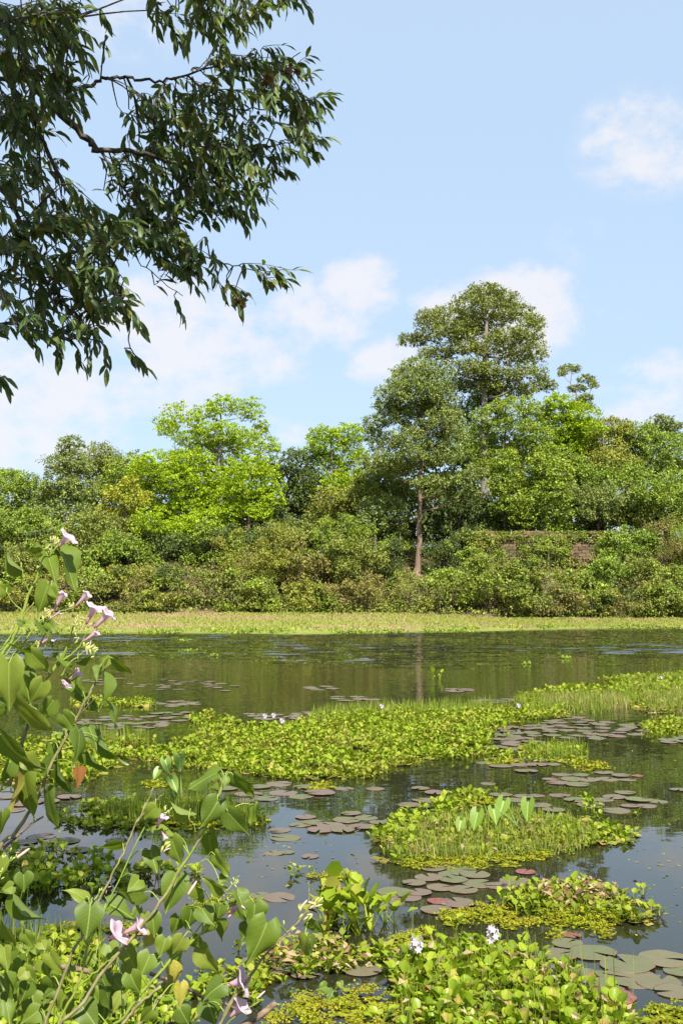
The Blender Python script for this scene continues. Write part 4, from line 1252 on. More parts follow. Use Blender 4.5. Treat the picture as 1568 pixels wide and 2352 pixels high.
# ------------------------------------------------------------------ floating fern (bright yellow green frilly rafts)
FERN = leaf_mat('floating_fern', [(0, (.12, .155, .006)), (.4, (.195, .225, .009)), (.8, (.27, .285, .014)), (.95, (.33, .29, .02)), (1, (.27, .13, .03))], .65, .15, .25, (.26, .20, .02), 3.2, .5)
FE = [
    ([(635, 2320), (690, 2290), (770, 2275), (850, 2280), (885, 2310), (870, 2352), (880, 2400), (600, 2400)], 'yellow green floating fern raft at the bottom centre edge', 1.0),
    ([(1005, 2110), (1040, 2092), (1110, 2080), (1150, 2092), (1185, 2105), (1150, 2118), (1100, 2130), (1040, 2128)], 'yellow green floating fern raft just below the big lily pads', 1.0),
    ([(905, 2155), (980, 2135), (1000, 2150), (960, 2180), (920, 2185)], 'small fern patch left of the lilac flowers', .9),
    ([(870, 2352), (900, 2290), (960, 2280), (1000, 2310), (1100, 2330), (1200, 2340), (1250, 2400), (860, 2400)], 'floating fern spreading through the front of the bottom right mat', .8),
    ([(1220, 2100), (1290, 2085), (1400, 2095), (1440, 2115), (1380, 2135), (1270, 2128)], 'golden floating fern skirt of the raft right of the lily pads', .9),
    ([(1345, 2132), (1400, 2135), (1395, 2152), (1360, 2150)], 'little detached golden fern pad below the right raft', .9),
    ([(1495, 2320), (1600, 2308), (1600, 2400), (1500, 2400), (1480, 2350)], 'floating fern patch in the bottom right corner', 1.0),
    ([(1250, 2150), (1290, 2140), (1280, 2158)], 'tiny fern scrap between the right raft and the front mat', .9),
    ([(690, 2014), (740, 2008), (795, 2012), (790, 2022), (720, 2022)], 'thin strip of golden fern drifting on open water', .9),
    ([(920, 1985), (960, 1960), (1100, 1965), (1250, 1955), (1270, 1970), (1180, 1990), (1060, 1995), (960, 1998)], 'golden fern fringe along the front shore of the grassy islet', .7),
    ([(1050, 1840), (1100, 1832), (1150, 1845), (1090, 1858)], 'orange tinged fern patch behind the grassy islet', .7),
    ([(1305, 1750), (1380, 1750), (1395, 1765), (1340, 1772)], 'rusty fern patch right of the broad hyacinth mat', .55),
    ([(700, 1805), (760, 1800), (765, 1812), (710, 1815)], 'small fern pad just below the broad hyacinth mat', .6),
    ([(330, 1800), (380, 1795), (390, 1805), (340, 1812)], 'flat fern pad below the left weed', .7),
    ([(420, 2075), (560, 2060), (590, 2075), (450, 2085)], 'shaded fern strip behind the two pink trumpet flowers', .8),
    ([(90, 2135), (200, 2125), (320, 2130), (340, 2145), (200, 2150)], 'dark fern strip at the left under the bush', .8),
    ([(540, 2260), (600, 2245), (620, 2262), (560, 2275)], 'fern scrap beside the big lily pad at the bottom centre', .9),
    ([(1140, 2120), (1165, 2110), (1240, 2118), (1230, 2135), (1160, 2135)], 'fern patch between the lily pads and the right raft', .9),
    ([(270, 1880), (420, 1890), (600, 1885), (610, 1895), (420, 1905), (260, 1900)], 'fern rim on the shaded mat left of centre', .7),
    ([(1120, 1745), (1190, 1742), (1195, 1752), (1130, 1758)], 'fern rim on the right end of the broad mat', .5),
    ([(880, 1625), (1140, 1622), (1290, 1630), (1140, 1660), (900, 1690), (700, 1700), (560, 1730), (480, 1740), (560, 1690)], 'yellow weed showing between the hyacinths of the broad mat', .18),
]
for k, (poly, lb, dn) in enumerate(FE):
    wp = Wp(poly)
    r = np.random.default_rng(700 + k)
    A = area(wp)
    far_ = wp[:, 1].mean() > 11
    fp = []
    for layer in (0, 1):
        cen = fill_poly(wp, max(14, int(A * (170 if not far_ else 60))), r)
        cen = cen[(fnoise(cen[:, 0], cen[:, 1], 5.0, k) > -.5)]
        n = int(min(A * ((2600, 5200)[layer] if not far_ else (500, 1100)[layer]) * dn, 11000)) + 30
        q = cen[r.integers(len(cen), size=n)] + r.normal(0, .03 if not far_ else .06, (n, 2))
        h = .010 + .020 * (fnoise(q[:, 0], q[:, 1], 9.0, k) + .8)
        a = r.uniform(0, 6.28, n)
        ax = np.stack([np.cos(a), np.sin(a), r.uniform(-.1, (.15, .9)[layer], n)], 1)
        nr = np.stack([r.normal(0, (.12, .45)[layer], n), r.normal(0, (.12, .45)[layer], n), np.ones(n)], 1)
        s = r.uniform(.75, 1.25, n) * (.036, .019)[layer] * (1 if not far_ else 2.0)
        z = np.clip(h, .004, .06) * (.35, 1.)[layer] + r.uniform(0, .012, n) * layer
        fp.append(scatter(QV * np.array([1.5, 1, .6]), QF, np.stack([q[:, 0], q[:, 1], z], 1), frames(ax, nr), s))
    V, F = join(fp)
    O('floating_fern', mk('floating_fern', V, F, FERN, smooth=False), label=lb, cat='floating fern', kind='stuff')

# ------------------------------------------------------------------ lily pads
PADM, t, out = new_mat('lily_pad')
oi = t.n('ShaderNodeObjectInfo')
tcn = t.n('ShaderNodeTexCoord')
sp_ = t.n('ShaderNodeSeparateXYZ')
t.t.links.new(tcn.outputs['Object'], sp_.inputs[0])
rr = t.m('SQRT', t.m('ADD', t.m('MULTIPLY', sp_.outputs[0], sp_.outputs[0]), t.m('MULTIPLY', sp_.outputs[1], sp_.outputs[1])))
c = t.ramp(oi.outputs['Random'], [(0, (.092, .110, .043)), (.3, (.112, .100, .055)), (.6, (.122, .093, .067)), (.9, (.135, .088, .072)), (1., (.105, .125, .043))])
nz = t.noise(tcn.outputs['Object'], 3.0, 5.0, .65)
c = t.mixc(t.m('MULTIPLY', t.rng(nz, .42, .7), .55), c, (.11, .105, .055))
ang = t.m('ARCTAN2', sp_.outputs[1], sp_.outputs[0])
vein = t.rng(t.m('ABSOLUTE', t.m('SINE', t.m('MULTIPLY', ang, 9.0))), .0, .12, 1.0, 0.0)
c = t.mixc(t.m('MULTIPLY', vein, .28), c, (.23, .22, .10))
c = t.mixc(t.m('MULTIPLY', t.rng(rr, .93, 1.0), .6), c, (.17, .07, .05))
b = principled(t, c, .45, .22)
t.t.links.new(b.outputs[0], out.inputs[0])
PADR = plain_mat('red_lily_pad', (.15, .040, .034), (.21, .075, .055), 3., .3, .5)


def pad_mesh(k):
    r = np.random.default_rng(60 + k)
    n = 26
    a = np.linspace(.16, 2 * math.pi - .16, n)
    rings = [.0, .45, .8, .96, 1.0]
    V = []
    ph = r.uniform(0, 6, 3)
    for q in rings:
        for t_ in a:
            w_ = 1 + .025 * math.sin(3 * t_ + ph[0]) + .018 * math.sin(7 * t_ + ph[1])
            z = (.012 * q * q * math.sin(2 * t_ + ph[2]) + .012 * q * math.sin(5 * t_ + ph[0])) + (.022 if q == 1.0 else 0) * (.5 + .5 * math.sin(2 * t_ + ph[1])) * (k % 3 == 0)
            V.append((q * w_ * math.cos(t_), q * w_ * math.sin(t_), z + .03))
    F = [(i * n + j, i * n + j + 1, (i + 1) * n + j + 1, (i + 1) * n + j) for i in range(len(rings) - 1) for j in range(n - 1)]
    # underside rim so that the leaf has thickness
    o = len(V)
    for t_ in a:
        V.append((.985 * math.cos(t_), .985 * math.sin(t_), .004))
    F += [((len(rings) - 1) * n + j, (len(rings) - 1) * n + j + 1, o + j + 1, o + j) for j in range(n - 1)]
    return V, F


PADS = []
for k in range(6):
    V, F = pad_mesh(k)
    PADS.append((mk('lily_pad', V, np.array(F), PADM), mk('lily_pad', V, np.array(F), PADR)))
PD = {
    ('lily pad in the cluster floating below the right end of the broad hyacinth mat', 'pads below the broad mat'): [(1135, 1742, 50), (1162, 1748, 48), (1200, 1744, 46), (1240, 1746, 52), (1150, 1760, 66), (1196, 1758, 54), (1232, 1757, 56), (1268, 1757, 40), (1207, 1772, 62), (1110, 1752, 40)],
    ('lily pad in the cluster off the right end of the islet, upper group', 'pads upper right of the islet'): [(1290, 1780, 50), (1330, 1780, 46), (1312, 1790, 60), (1350, 1792, 58), (1280, 1799, 56), (1325, 1803, 62), (1386, 1776, 46), (1425, 1782, 50), (1393, 1790, 60), (1440, 1792, 46), (1262, 1790, 40)],
    ('lily pad in the loose cluster right of the islet, lower group', 'pads lower right of the islet'): [(1285, 1828, 56), (1322, 1838, 62), (1356, 1850, 70), (1410, 1832, 60), (1434, 1822, 52), (1466, 1838, 66), (1412, 1862, 72), (1480, 1852, 56), (1510, 1842, 46), (1385, 1838, 50), (1240, 1850, 56), (1445, 1852, 50), (1560, 1815, 50)],
    ('lily pad lying behind the back shore of the grassy islet', 'pads behind the islet'): [(965, 1812, 46), (1000, 1822, 60), (975, 1838, 66), (1180, 1838, 60), (1215, 1850, 58), (1150, 1826, 56), (1090, 1815, 50), (1200, 1830, 50), (940, 1850, 60), (985, 1852, 66), (1270, 1862, 60), (1120, 1800, 40), (1230, 1828, 44)],
    ('brownish lily pad in the group between the islet and the front mat', 'pads below the islet'): [(1022, 1988, 64), (1058, 1999, 72), (995, 1996, 60), (1090, 2010, 80), (1040, 2022, 76), (985, 2018, 70), (950, 2030, 60), (1100, 2030, 84), (1150, 2036, 78), (1182, 2024, 80), (1062, 2045, 80), (1010, 2040, 70), (1048, 2075, 90), (1002, 2092, 76), (960, 2052, 70), (905, 2052, 90), (868, 2058, 66), (890, 2072, 84), (1030, 2008, 56), (935, 2062, 76)],
    ('veined lily pad in the bottom right open water', 'large pads at the bottom right'): [(1302, 2168, 76), (1360, 2190, 116), (1282, 2195, 94), (1438, 2218, 130), (1522, 2206, 118), (1352, 2242, 116), (1450, 2248, 130), (1512, 2258, 110), (1560, 2232, 80), (1300, 2225, 76), (1545, 2280, 90), (1290, 2248, 70), (1400, 2262, 90)],
    ('pale lily pad half hidden among the small hyacinths at the bottom centre', 'pads at the bottom centre'): [(652, 2222, 118), (590, 2208, 80), (640, 2062, 86), (600, 2058, 60), (830, 2226, 110), (860, 2180, 60), (700, 2240, 70)],
    ('grey lily pad floating in the shaded water at the left', 'pads in the left shade'): [(52, 1848, 60), (108, 1842, 66), (160, 1832, 60), (30, 1862, 56), (96, 1922, 70), (150, 1932, 76), (118, 1948, 66), (60, 1935, 60), (226, 1842, 56), (20, 1832, 50), (180, 1955, 60), (240, 1968, 54), (265, 1930, 50)],
    ('dull lily pad on the sky reflection left of the islet', 'pads left of the islet'): [(640, 1908, 64), (690, 1895, 60), (720, 1890, 66), (760, 1898, 76), (795, 1885, 70), (830, 1900, 74), (735, 1908, 70), (786, 1908, 66), (655, 1925, 76), (630, 1960, 52), (660, 1958, 40), (712, 1968, 46), (840, 1880, 60), (870, 1890, 56), (702, 1878, 56), (806, 1870, 56)],
    ('reddish lily pad along the lower edge of the broad hyacinth mat', 'pads along the lower edge of the broad mat'): [(735, 1822, 84), (690, 1830, 66), (650, 1822, 76), (610, 1835, 70), (570, 1825, 72), (640, 1802, 72), (595, 1808, 60), (700, 1808, 56), (520, 1812, 60), (560, 1842, 60), (860, 1812, 50), (790, 1812, 52), (545, 1800, 56), (500, 1790, 52)],
}
# looser fields further out, packed at random
PFIELD = [
    ('flat dark lily pad in the far field left of the broad mat', [(180, 1560), (330, 1556), (470, 1562), (550, 1578), (540, 1588), (430, 1590), (300, 1580), (200, 1576)], 34, .36),
    ('small lily pad in the thin row left of centre under the dark reflection', [(320, 1612), (400, 1608), (470, 1614), (440, 1622), (330, 1622)], 14, .36),
    ('lily pad in the wide field between the flower stems and the broad mat', [(180, 1655), (300, 1640), (440, 1636), (440, 1652), (330, 1680), (200, 1690)], 34, .36),
    ('lily pad behind the left corner of the broad mat', [(540, 1636), (640, 1642), (720, 1634), (730, 1648), (620, 1656)], 16, .36),
    ('lily pad tucked into the left bay of the broad mat', [(440, 1700), (520, 1670), (560, 1680), (520, 1715), (450, 1720)], 10, .4),
    ('lily pad in the crowded purple field right of the broad mat', [(1140, 1675), (1260, 1655), (1330, 1648), (1440, 1665), (1500, 1668), (1470, 1690), (1370, 1698), (1240, 1692), (1150, 1700)], 52, .36),
    ('lily pad in the lower purple field beside the broad mat', [(1130, 1700), (1200, 1690), (1230, 1705), (1180, 1725), (1135, 1722)], 12, .42),
    ('lily pad in the small raft before the grass of the broad mat', [(750, 1600), (850, 1600), (860, 1608), (770, 1610)], 8, .5),
    ('lily pad scrap on the dark reflection right of centre', [(1030, 1583), (1085, 1580), (1088, 1590), (1035, 1590)], 5, .5),
    ('lily pad in the scattered row on the olive reflection', [(695, 1578), (770, 1576), (775, 1586), (700, 1586)], 5, .5),
    ('lily pad before the far right weed bank', [(1090, 1608), (1170, 1604), (1165, 1616), (1100, 1618)], 7, .45),
    ('lily pad by the right edge below the weed bank', [(1500, 1700), (1580, 1690), (1580, 1710), (1510, 1712)], 5, .4),
]
SPECIAL = [(1206, 2004, 42, 'small red lily pad below the grassy islet'), (1462, 1783, 26, 'tiny red lily pad right of the upper pad cluster'), (1402, 2290, 96, 'dark red sunken lily pad in the bottom right water'), (1008, 2072, 50, 'rust red lily pad among the brownish pads below the islet'), (1312, 2150, 40, 'small red brown lily pad above the large veined pads')]
pr = np.random.default_rng(31)


def put_pad(x, y, rad, lb, gr, red=False, lift=0.0):
    me = PADS[int(pr.integers(6))][1 if red else 0]
    o = O('lily_pad', me, None, label=lb, cat='lily pad', group=gr)
    o.location = (x, y, lift)
    o.rotation_euler = (pr.normal(0, .015), pr.normal(0, .015), pr.uniform(0, 6.28))
    o.scale = (rad * pr.uniform(.94, 1.06), rad * pr.uniform(.94, 1.06), min(rad, .2))


def pad_label(lb, L, i):
    us, vs_, ws_ = [q[0] for q in L], [q[1] for q in L], [q[2] for q in L]
    u, v, wd = L[i]
    if u == min(us):
        w_ = 'leftmost '
    elif u == max(us):
        w_ = 'rightmost '
    elif v == max(vs_):
        w_ = 'nearest '
    elif v == min(vs_):
        w_ = 'farthest '
    elif wd == max(ws_):
        w_ = 'broadest '
    else:
        m_ = sorted(ws_)[len(ws_) // 2]
        w_ = 'bigger ' if wd > m_ else 'smaller '
    if w_ == 'broadest ' and L.index(max(L, key=lambda q: q[2])) != i:
        w_ = 'bigger '
    return w_ + lb


k = 0
for (lb0, gr), L in PD.items():
    for i_, (u, v, wd) in enumerate(L):
        lb = pad_label(lb0, L, i_)
        p = W(u, v)
        put_pad(p[0], p[1], wd * .43 * np.linalg.norm(p - np.array([0, 0, CAM_Z])) / FPX, lb, gr, False, .0015 * (k % 9))
        k += 1
for (u, v, wd, lb) in SPECIAL:
    p = W(u, v)
    put_pad(p[0], p[1], wd / 2 * np.linalg.norm(p - np.array([0, 0, CAM_Z])) / FPX, lb, None, True, .008)
for lb, poly, n, dia in PFIELD:
    wp = Wp(poly)
    q = fill_poly(wp, n * 6, pr)
    got = []
    for c in q:
        if all(np.hypot(*(c - g)) > dia * .78 for g in got):
            got.append(c)
            if len(got) >= n:
                break
    for c in got:
        put_pad(c[0], c[1], dia / 2 * pr.uniform(.75, 1.1), lb, lb.replace('lily pad', 'pads', 1), False, .0015 * (k % 9))
        k += 1

# ------------------------------------------------------------------ grasses on the islets
GRS = leaf_mat('islet_grass', [(0, (.10, .16, .012)), (.45, (.17, .23, .018)), (.85, (.235, .275, .035)), (1, (.33, .30, .10))], .5, .3, .35, (.24, .22, .05), .6, .5)
GRD = leaf_mat('dry_grass', [(0, (.19, .20, .04)), (.5, (.28, .25, .08)), (1, (.36, .29, .14))], .6, .2, .3)
BV = np.array([(-.5, 0, 0), (.5, 0, 0), (.42, .4, .02), (-.42, .4, .02), (.25, .75, .1), (-.25, .75, .1), (0, 1, .24)])
BF = [np.array([[0, 1, 2, 3], [3, 2, 4, 5]]), np.array([[5, 4, 6]])]


def grass(seed, poly, dens, h0, h1, wd, lb, mat=None, lean=.3, name='grass', clump=.0):
    wp = Wp(poly)
    r = np.random.default_rng(seed)
    n = int(area(wp) * dens)
    q = fill_poly(wp, n, r)
    if clump:
        q = q[fnoise(q[:, 0], q[:, 1], 3.0, seed) + r.normal(0, .25, n) > clump]
        n = len(q)
    a = r.uniform(0, 6.28, n)
    le = np.abs(r.normal(0, lean, n))
    ax = np.stack([np.cos(a) * le, np.sin(a) * le, np.ones(n)], 1)
    nr = np.stack([-np.cos(a), -np.sin(a), np.full(n, .2)], 1) + r.normal(0, .3, (n, 3))
    h = r.uniform(h0, h1, n)
    V, F = scatter(BV, BF, np.stack([q[:, 0], q[:, 1], np.full(n, -.01)], 1), frames(ax, nr), np.stack([wd * r.uniform(.7, 1.3, n), h, h], 1))
    return O(name, mk(name, V, F, mat or GRS), label=lb, cat='grass', kind='stuff')


ISLET = [(880, 1965), (905, 1925), (960, 1895), (1060, 1875), (1180, 1868), (1290, 1880), (1360, 1910), (1380, 1940), (1300, 1962), (1180, 1975), (1040, 1982), (930, 1982)]
grass(1, ISLET, 1000, .05, .20, .010, 'fine green grass covering the islet', None, .95, clump=-.4)
grass(2, ISLET, 220, .05, .18, .008, 'straw coloured dry blades in the islet grass', GRD, .7, clump=-.2)
grass(3, [(715, 1645), (760, 1632), (880, 1622), (1000, 1618), (1140, 1620), (1180, 1632), (1050, 1645), (860, 1650), (740, 1662)], 190, .10, .30, .016, 'tall fresh grass along the back of the broad hyacinth mat', None, .35, clump=-.6)
grass(4, [(1180, 1612), (1250, 1602), (1350, 1600), (1440, 1600), (1470, 1622), (1380, 1640), (1250, 1636), (1185, 1630)], 140, .10, .36, .018, 'tall sedge on the weed bank right of the broad mat', None, .5, clump=-.5)
grass(5, [(1230, 1612), (1320, 1602), (1430, 1605), (1440, 1630), (1300, 1635)], 100, .10, .36, .016, 'pale dry grass in the weed bank right of the broad mat', GRD, .5)
grass(6, [(1400, 1568), (1500, 1560), (1640, 1556), (1640, 1642), (1520, 1640), (1440, 1615)], 95, .10, .40, .02, 'grass covering the far right weed bank', None, .55, clump=-.5)
grass(7, [(1470, 1600), (1640, 1600), (1640, 1640), (1500, 1642)], 70, .10, .34, .02, 'dry grass at the foot of the far right weed bank', GRD, .6)
grass(8, [(200, 1700), (330, 1695), (345, 1715), (250, 1722)], 160, .2, .42, .014, 'tuft of grass in the left hand hyacinth mat', None, .3)
grass(9, [(1200, 1722), (1330, 1716), (1362, 1738), (1290, 1750), (1200, 1745)], 160, .12, .3, .014, 'grass on the spur right of the broad mat', None, .35)
grass(10, [(230, 1865), (330, 1845), (480, 1845), (590, 1868), (580, 1888), (400, 1898), (240, 1895)], 700, .10, .24, .010, 'dark grass tufts on the shaded mat left of centre', None, .35)
grass(11, [(930, 2210), (1050, 2180), (1180, 2190), (1310, 2250), (1420, 2310), (1440, 2400), (900, 2400)], 330, .10, .26, .007, 'thin grass blades growing through the bottom right mat', None, .4)
grass(12, [(900, 2170), (1000, 2150), (1010, 2190), (920, 2210)], 60, .2, .36, .006, 'thin upright stalks left of the lilac flowers', None, .2)
grass(13, [(1110, 2190), (1200, 2180), (1330, 2240), (1460, 2300), (1400, 2320), (1250, 2260)], 70, .2, .38, .008, 'taller grass stalks rising behind the bottom right mat', None, .35)
grass(14, [(520, 1885), (620, 1878), (625, 1900), (540, 1905)], 160, .15, .3, .010, 'trailing grass at the right tip of the shaded mat', None, .7)
grass(15, [(1130, 2110), (1280, 2060), (1400, 2070), (1500, 2120), (1400, 2125)], 60, .12, .3, .007, 'sparse grass on the right hand raft', None, .4)
grass(16, [(0, 2130), (180, 2140), (300, 2260), (380, 2400), (-50, 2400)], 110, .15, .45, .009, 'grass blades in the bottom left corner', None, .5)
# withered leaves on the rafts
r = np.random.default_rng(801)
dp = []
for poly, n in (([(1230, 2060), (1330, 2040), (1420, 2065), (1400, 2090), (1260, 2095)], 220), (MATS[0][1], 160), (ISLET, 120), ([(560, 2180), (760, 2170), (860, 2230), (640, 2260)], 160), ([(1370, 1620), (1540, 1640), (1500, 1652)], 60)):
    q = fill_poly(Wp(poly), n, r)
    a = r.uniform(0, 6.28, n)
    ax = np.stack([np.cos(a), np.sin(a), r.uniform(-.2, .8, n)], 1)
    nr = np.stack([r.normal(0, .6, n), r.normal(0, .6, n), np.ones(n)], 1)
    dp.append(scatter(QV * np.array([.8, 1, 2]), QF, np.stack([q[:, 0], q[:, 1], r.uniform(.01, .13, n)], 1), frames(ax, nr), r.uniform(.04, .10, n)))
V, F = join(dp)
O('withered_leaves', mk('withered_leaves', V, F, DRY, smooth=False), label='withered tan leaves caught among the floating plants', cat='dead leaves', kind='stuff')

# ------------------------------------------------------------------ taro
TARO, t, out = new_mat('taro_leaf')
uvn = t.n('ShaderNodeUVMap')
sp_ = t.n('ShaderNodeSeparateXYZ')
t.t.links.new(uvn.outputs[0], sp_.inputs[0])
ax_ = t.m('ABSOLUTE', sp_.outputs[0])
mid = t.rng(ax_, .015, .05, 1., 0.)
sv = t.rng(t.m('ABSOLUTE', t.m('SINE', t.m('MULTIPLY', t.m('SUBTRACT', sp_.outputs[1], t.m('MULTIPLY', ax_, .7)), 14.))), 0., .16, 1., 0.)
vein = t.m('MAXIMUM', mid, t.m('MULTIPLY', sv, .55))
c = t.mixc(vein, (.17, .27, .03), (.36, .44, .12))
b = principled(t, c, .4, .4)
tr = t.n('ShaderNodeBsdfTranslucent')
t.put(tr.inputs[0], t.mixc(1., c, (1.3, 1.35, .5), 'MULTIPLY'))
mx = t.n('ShaderNodeMixShader')
mx.inputs[0].default_value = .4
t.t.links.new(b.outputs[0], mx.inputs[1]); t.t.links.new(tr.outputs[0], mx.inputs[2]); t.t.links.new(mx.outputs[0], out.inputs[0])


def taro_blade():
    ys = np.array([-.30, -.18, 0., .2, .42, .64, .84, 1.0])
    wd = np.array([.14, .30, .40, .41, .35, .25, .12, .0])
    ss = np.array([-1, -.6, -.25, 0, .25, .6, 1])
    V, UV = [], []
    for y, w_ in zip(ys, wd):
        for s in ss:
            x = s * w_
            yy = y
            if y < 0:
                x = np.sign(s) * (.06 + abs(s) * w_) if s else 0
                if abs(s) < .3:
                    yy = min(0., y * .05)
            V.append((x * .9, yy, .22 * abs(x) - .12 * max(0, y) ** 2))
            UV.append((x, y))
    k = len(ss)
    F = [(i * k + j, i * k + j + 1, (i + 1) * k + j + 1, (i + 1) * k + j) for i in range(len(ys) - 1) for j in range(k - 1)]
    return V, F, UV


tv, tf, tuv = taro_blade()
TBL = mk('blade', tv, np.array(tf), TARO, uv=tuv)
TST = plain_mat('taro_stalk', (.10, .16, .04), (.19, .25, .06), 10., .5, .3)


def taro(lb, base_px, leaves, gr=None):
    """leaves: (u, v of the blade joint, u, v of its tip)"""
    b0 = W(*base_px)
    root = E('taro_plant', (b0[0], b0[1], 0), lb, 'taro', gr)
    r = np.random.default_rng(int(base_px[0]))
    for (u0, v0, u1, v1, dy) in leaves:
        j = P(u0, v0, b0[1] + dy)
        e = P(u1, v1, b0[1] + dy - .08)
        L = np.linalg.norm(e - j)
        a = unit(e - j)
        toc = unit(np.array([0, 0, CAM_Z]) - j)
        Rm = frames(a[None], (toc + np.array([r.normal(0, .2), 0, .5]))[None])[0]
        M = Matrix(np.hstack([Rm * L, (j - np.array([b0[0], b0[1], 0]))[:, None]]).tolist() + [[0, 0, 0, 1]])
        lf = O('leaf', TBL, root, mat=M)
        s0 = np.array([r.normal(0, .03), dy + r.normal(0, .02), 0])
        V, F = tube(spline([s0, (s0 + j - [b0[0], b0[1], 0]) / 2 + [0, .02, .03], j - [b0[0], b0[1], 0]], 7), np.linspace(.012, .006, 7), 6)
        O('stalk', mk('stalk', V, F, TST), root)


taro('taro with two large pale heart leaves standing highest on the grassy islet', (1195, 1905), [(1212, 1842, 1208, 1886, 0), (1156, 1840, 1143, 1880, .1), (1132, 1858, 1140, 1894, -.1)])
taro('taro with smaller pale leaves at the left of the islet grass', (1090, 1925), [(1096, 1866, 1086, 1908, 0), (1058, 1885, 1052, 1915, .05)])
taro('taro clump with four dark green leaves on tall stalks at the left of the pond', (405, 1850), [(412, 1735, 415, 1772, 0), (380, 1745, 388, 1776, .1), (365, 1768, 352, 1790, .1), (395, 1790, 408, 1820, -.1)])

# ------------------------------------------------------------------ bush morning glory in the left foreground
IPO, t, out = new_mat('morning_glory_leaf')
uvn = t.n('ShaderNodeUVMap')
sp_ = t.n('ShaderNodeSeparateXYZ')
t.t.links.new(uvn.outputs[0], sp_.inputs[0])
oi = t.n('ShaderNodeObjectInfo')
geo = t.n('ShaderNodeNewGeometry')
ax_ = t.m('ABSOLUTE', sp_.outputs[0])
mid = t.rng(ax_, .006, .022, 1., 0.)
sv = t.rng(t.m('ABSOLUTE', t.m('SINE', t.m('MULTIPLY', t.m('SUBTRACT', sp_.outputs[1], t.m('MULTIPLY', t.m('POWER', ax_, .8), .75)), 22.))), 0., .16, 1., 0.)
vein = t.m('MAXIMUM', mid, t.m('MULTIPLY', sv, .4))
c = t.ramp(oi.outputs['Random'], [(0, (.078, .125, .013)), (.4, (.112, .166, .017)), (.8, (.150, .205, .022)), (1, (.195, .225, .03))])
nz = t.noise(uvn.outputs[0], 5.0, 4.0, .6)
c = t.mixc(t.m('MULTIPLY', t.rng(nz, .4, .75), .25), c, (.11, .15, .03))
spot = t.rng(t.noise(uvn.outputs[0], 16.0, 2.0, .5), .66, .70)
c = t.mixc(t.m('MULTIPLY', vein, .78), c, (.27, .33, .08))
c = t.mixc(t.m('MULTIPLY', spot, .7), c, (.17, .12, .03))
c = t.mixc(t.m('MULTIPLY', geo.outputs['Backfacing'], .35), c, (.24, .30, .10))
bp = t.n('ShaderNodeBump')
bp.inputs['Strength'].default_value = .35
bp.inputs['Distance'].default_value = .003
t.put(bp.inputs['Height'], t.m('ADD', t.m('MULTIPLY', sv, -1.), t.m('MULTIPLY', nz, .6)))
b = principled(t, c, .48, .3, 1.45, bp.outputs[0])
tr = t.n('ShaderNodeBsdfTranslucent')
t.put(tr.inputs[0], t.mixc(1., c, (1.35, 1.4, .45), 'MULTIPLY'))
mx = t.n('ShaderNodeMixShader')
mx.inputs[0].default_value = .34
t.t.links.new(b.outputs[0], mx.inputs[1]); t.t.links.new(tr.outputs[0], mx.inputs[2]); t.t.links.new(mx.outputs[0], out.inputs[0])

DEADL = plain_mat('dead_brown_leaf', (.20, .085, .02), (.11, .045, .012), 30., .8, .2, trans=.2)
YELL = plain_mat('yellowing_or_lit_leaf', (.36, .30, .045), (.24, .24, .04), 14., .6, .25, trans=.3)  # also colours one leaf that is only lit yellow
GSTEM = plain_mat('green_stem', (.15, .21, .025), (.24, .29, .045), 18., .5, .35)
TSTEM = plain_mat('woody_stem', (.15, .135, .05), (.27, .23, .115), 40., .7, .25, .4, (1, 1, .2), 0, .004)
BSTEM = plain_mat('brown_dead_stick', (.10, .065, .04), (.21, .15, .10), 40., .85, .2, .5, None, 0, .004)
BUDM = plain_mat('bud_green', (.27, .32, .07), (.42, .41, .15), 50., .5, .3)
PINKB = plain_mat('pink_bud', (.66, .38, .36), (.72, .52, .45), 30., .5, .3, trans=.2)
CAL = plain_mat('brown_calyx', (.17, .06, .035), (.28, .14, .07), 40., .6, .2)
PINK, t, out = new_mat('pink_trumpet')
uvn = t.n('ShaderNodeUVMap')
sp_ = t.n('ShaderNodeSeparateXYZ')
t.t.links.new(uvn.outputs[0], sp_.inputs[0])
star = t.rng(t.m('ABSOLUTE', t.m('SINE', t.m('MULTIPLY', sp_.outputs[0], math.pi * 5))), .0, .35, 1., 0.)
c = t.ramp(sp_.outputs[1], [(0, (.56, .30, .34)), (.35, (.62, .41, .47)), (.7, (.63, .45, .52)), (1., (.64, .50, .56))])
c = t.mixc(t.m('MULTIPLY', star, .3), c, (.60, .34, .45))
b = principled(t, c, .55, .25)
tr = t.n('ShaderNodeBsdfTranslucent')
t.put(tr.inputs[0], c)
mx = t.n('ShaderNodeMixShader')
mx.inputs[0].default_value = .42
t.t.links.new(b.outputs[0], mx.inputs[1]); t.t.links.new(tr.outputs[0], mx.inputs[2]); t.t.links.new(mx.outputs[0], out.inputs[0])


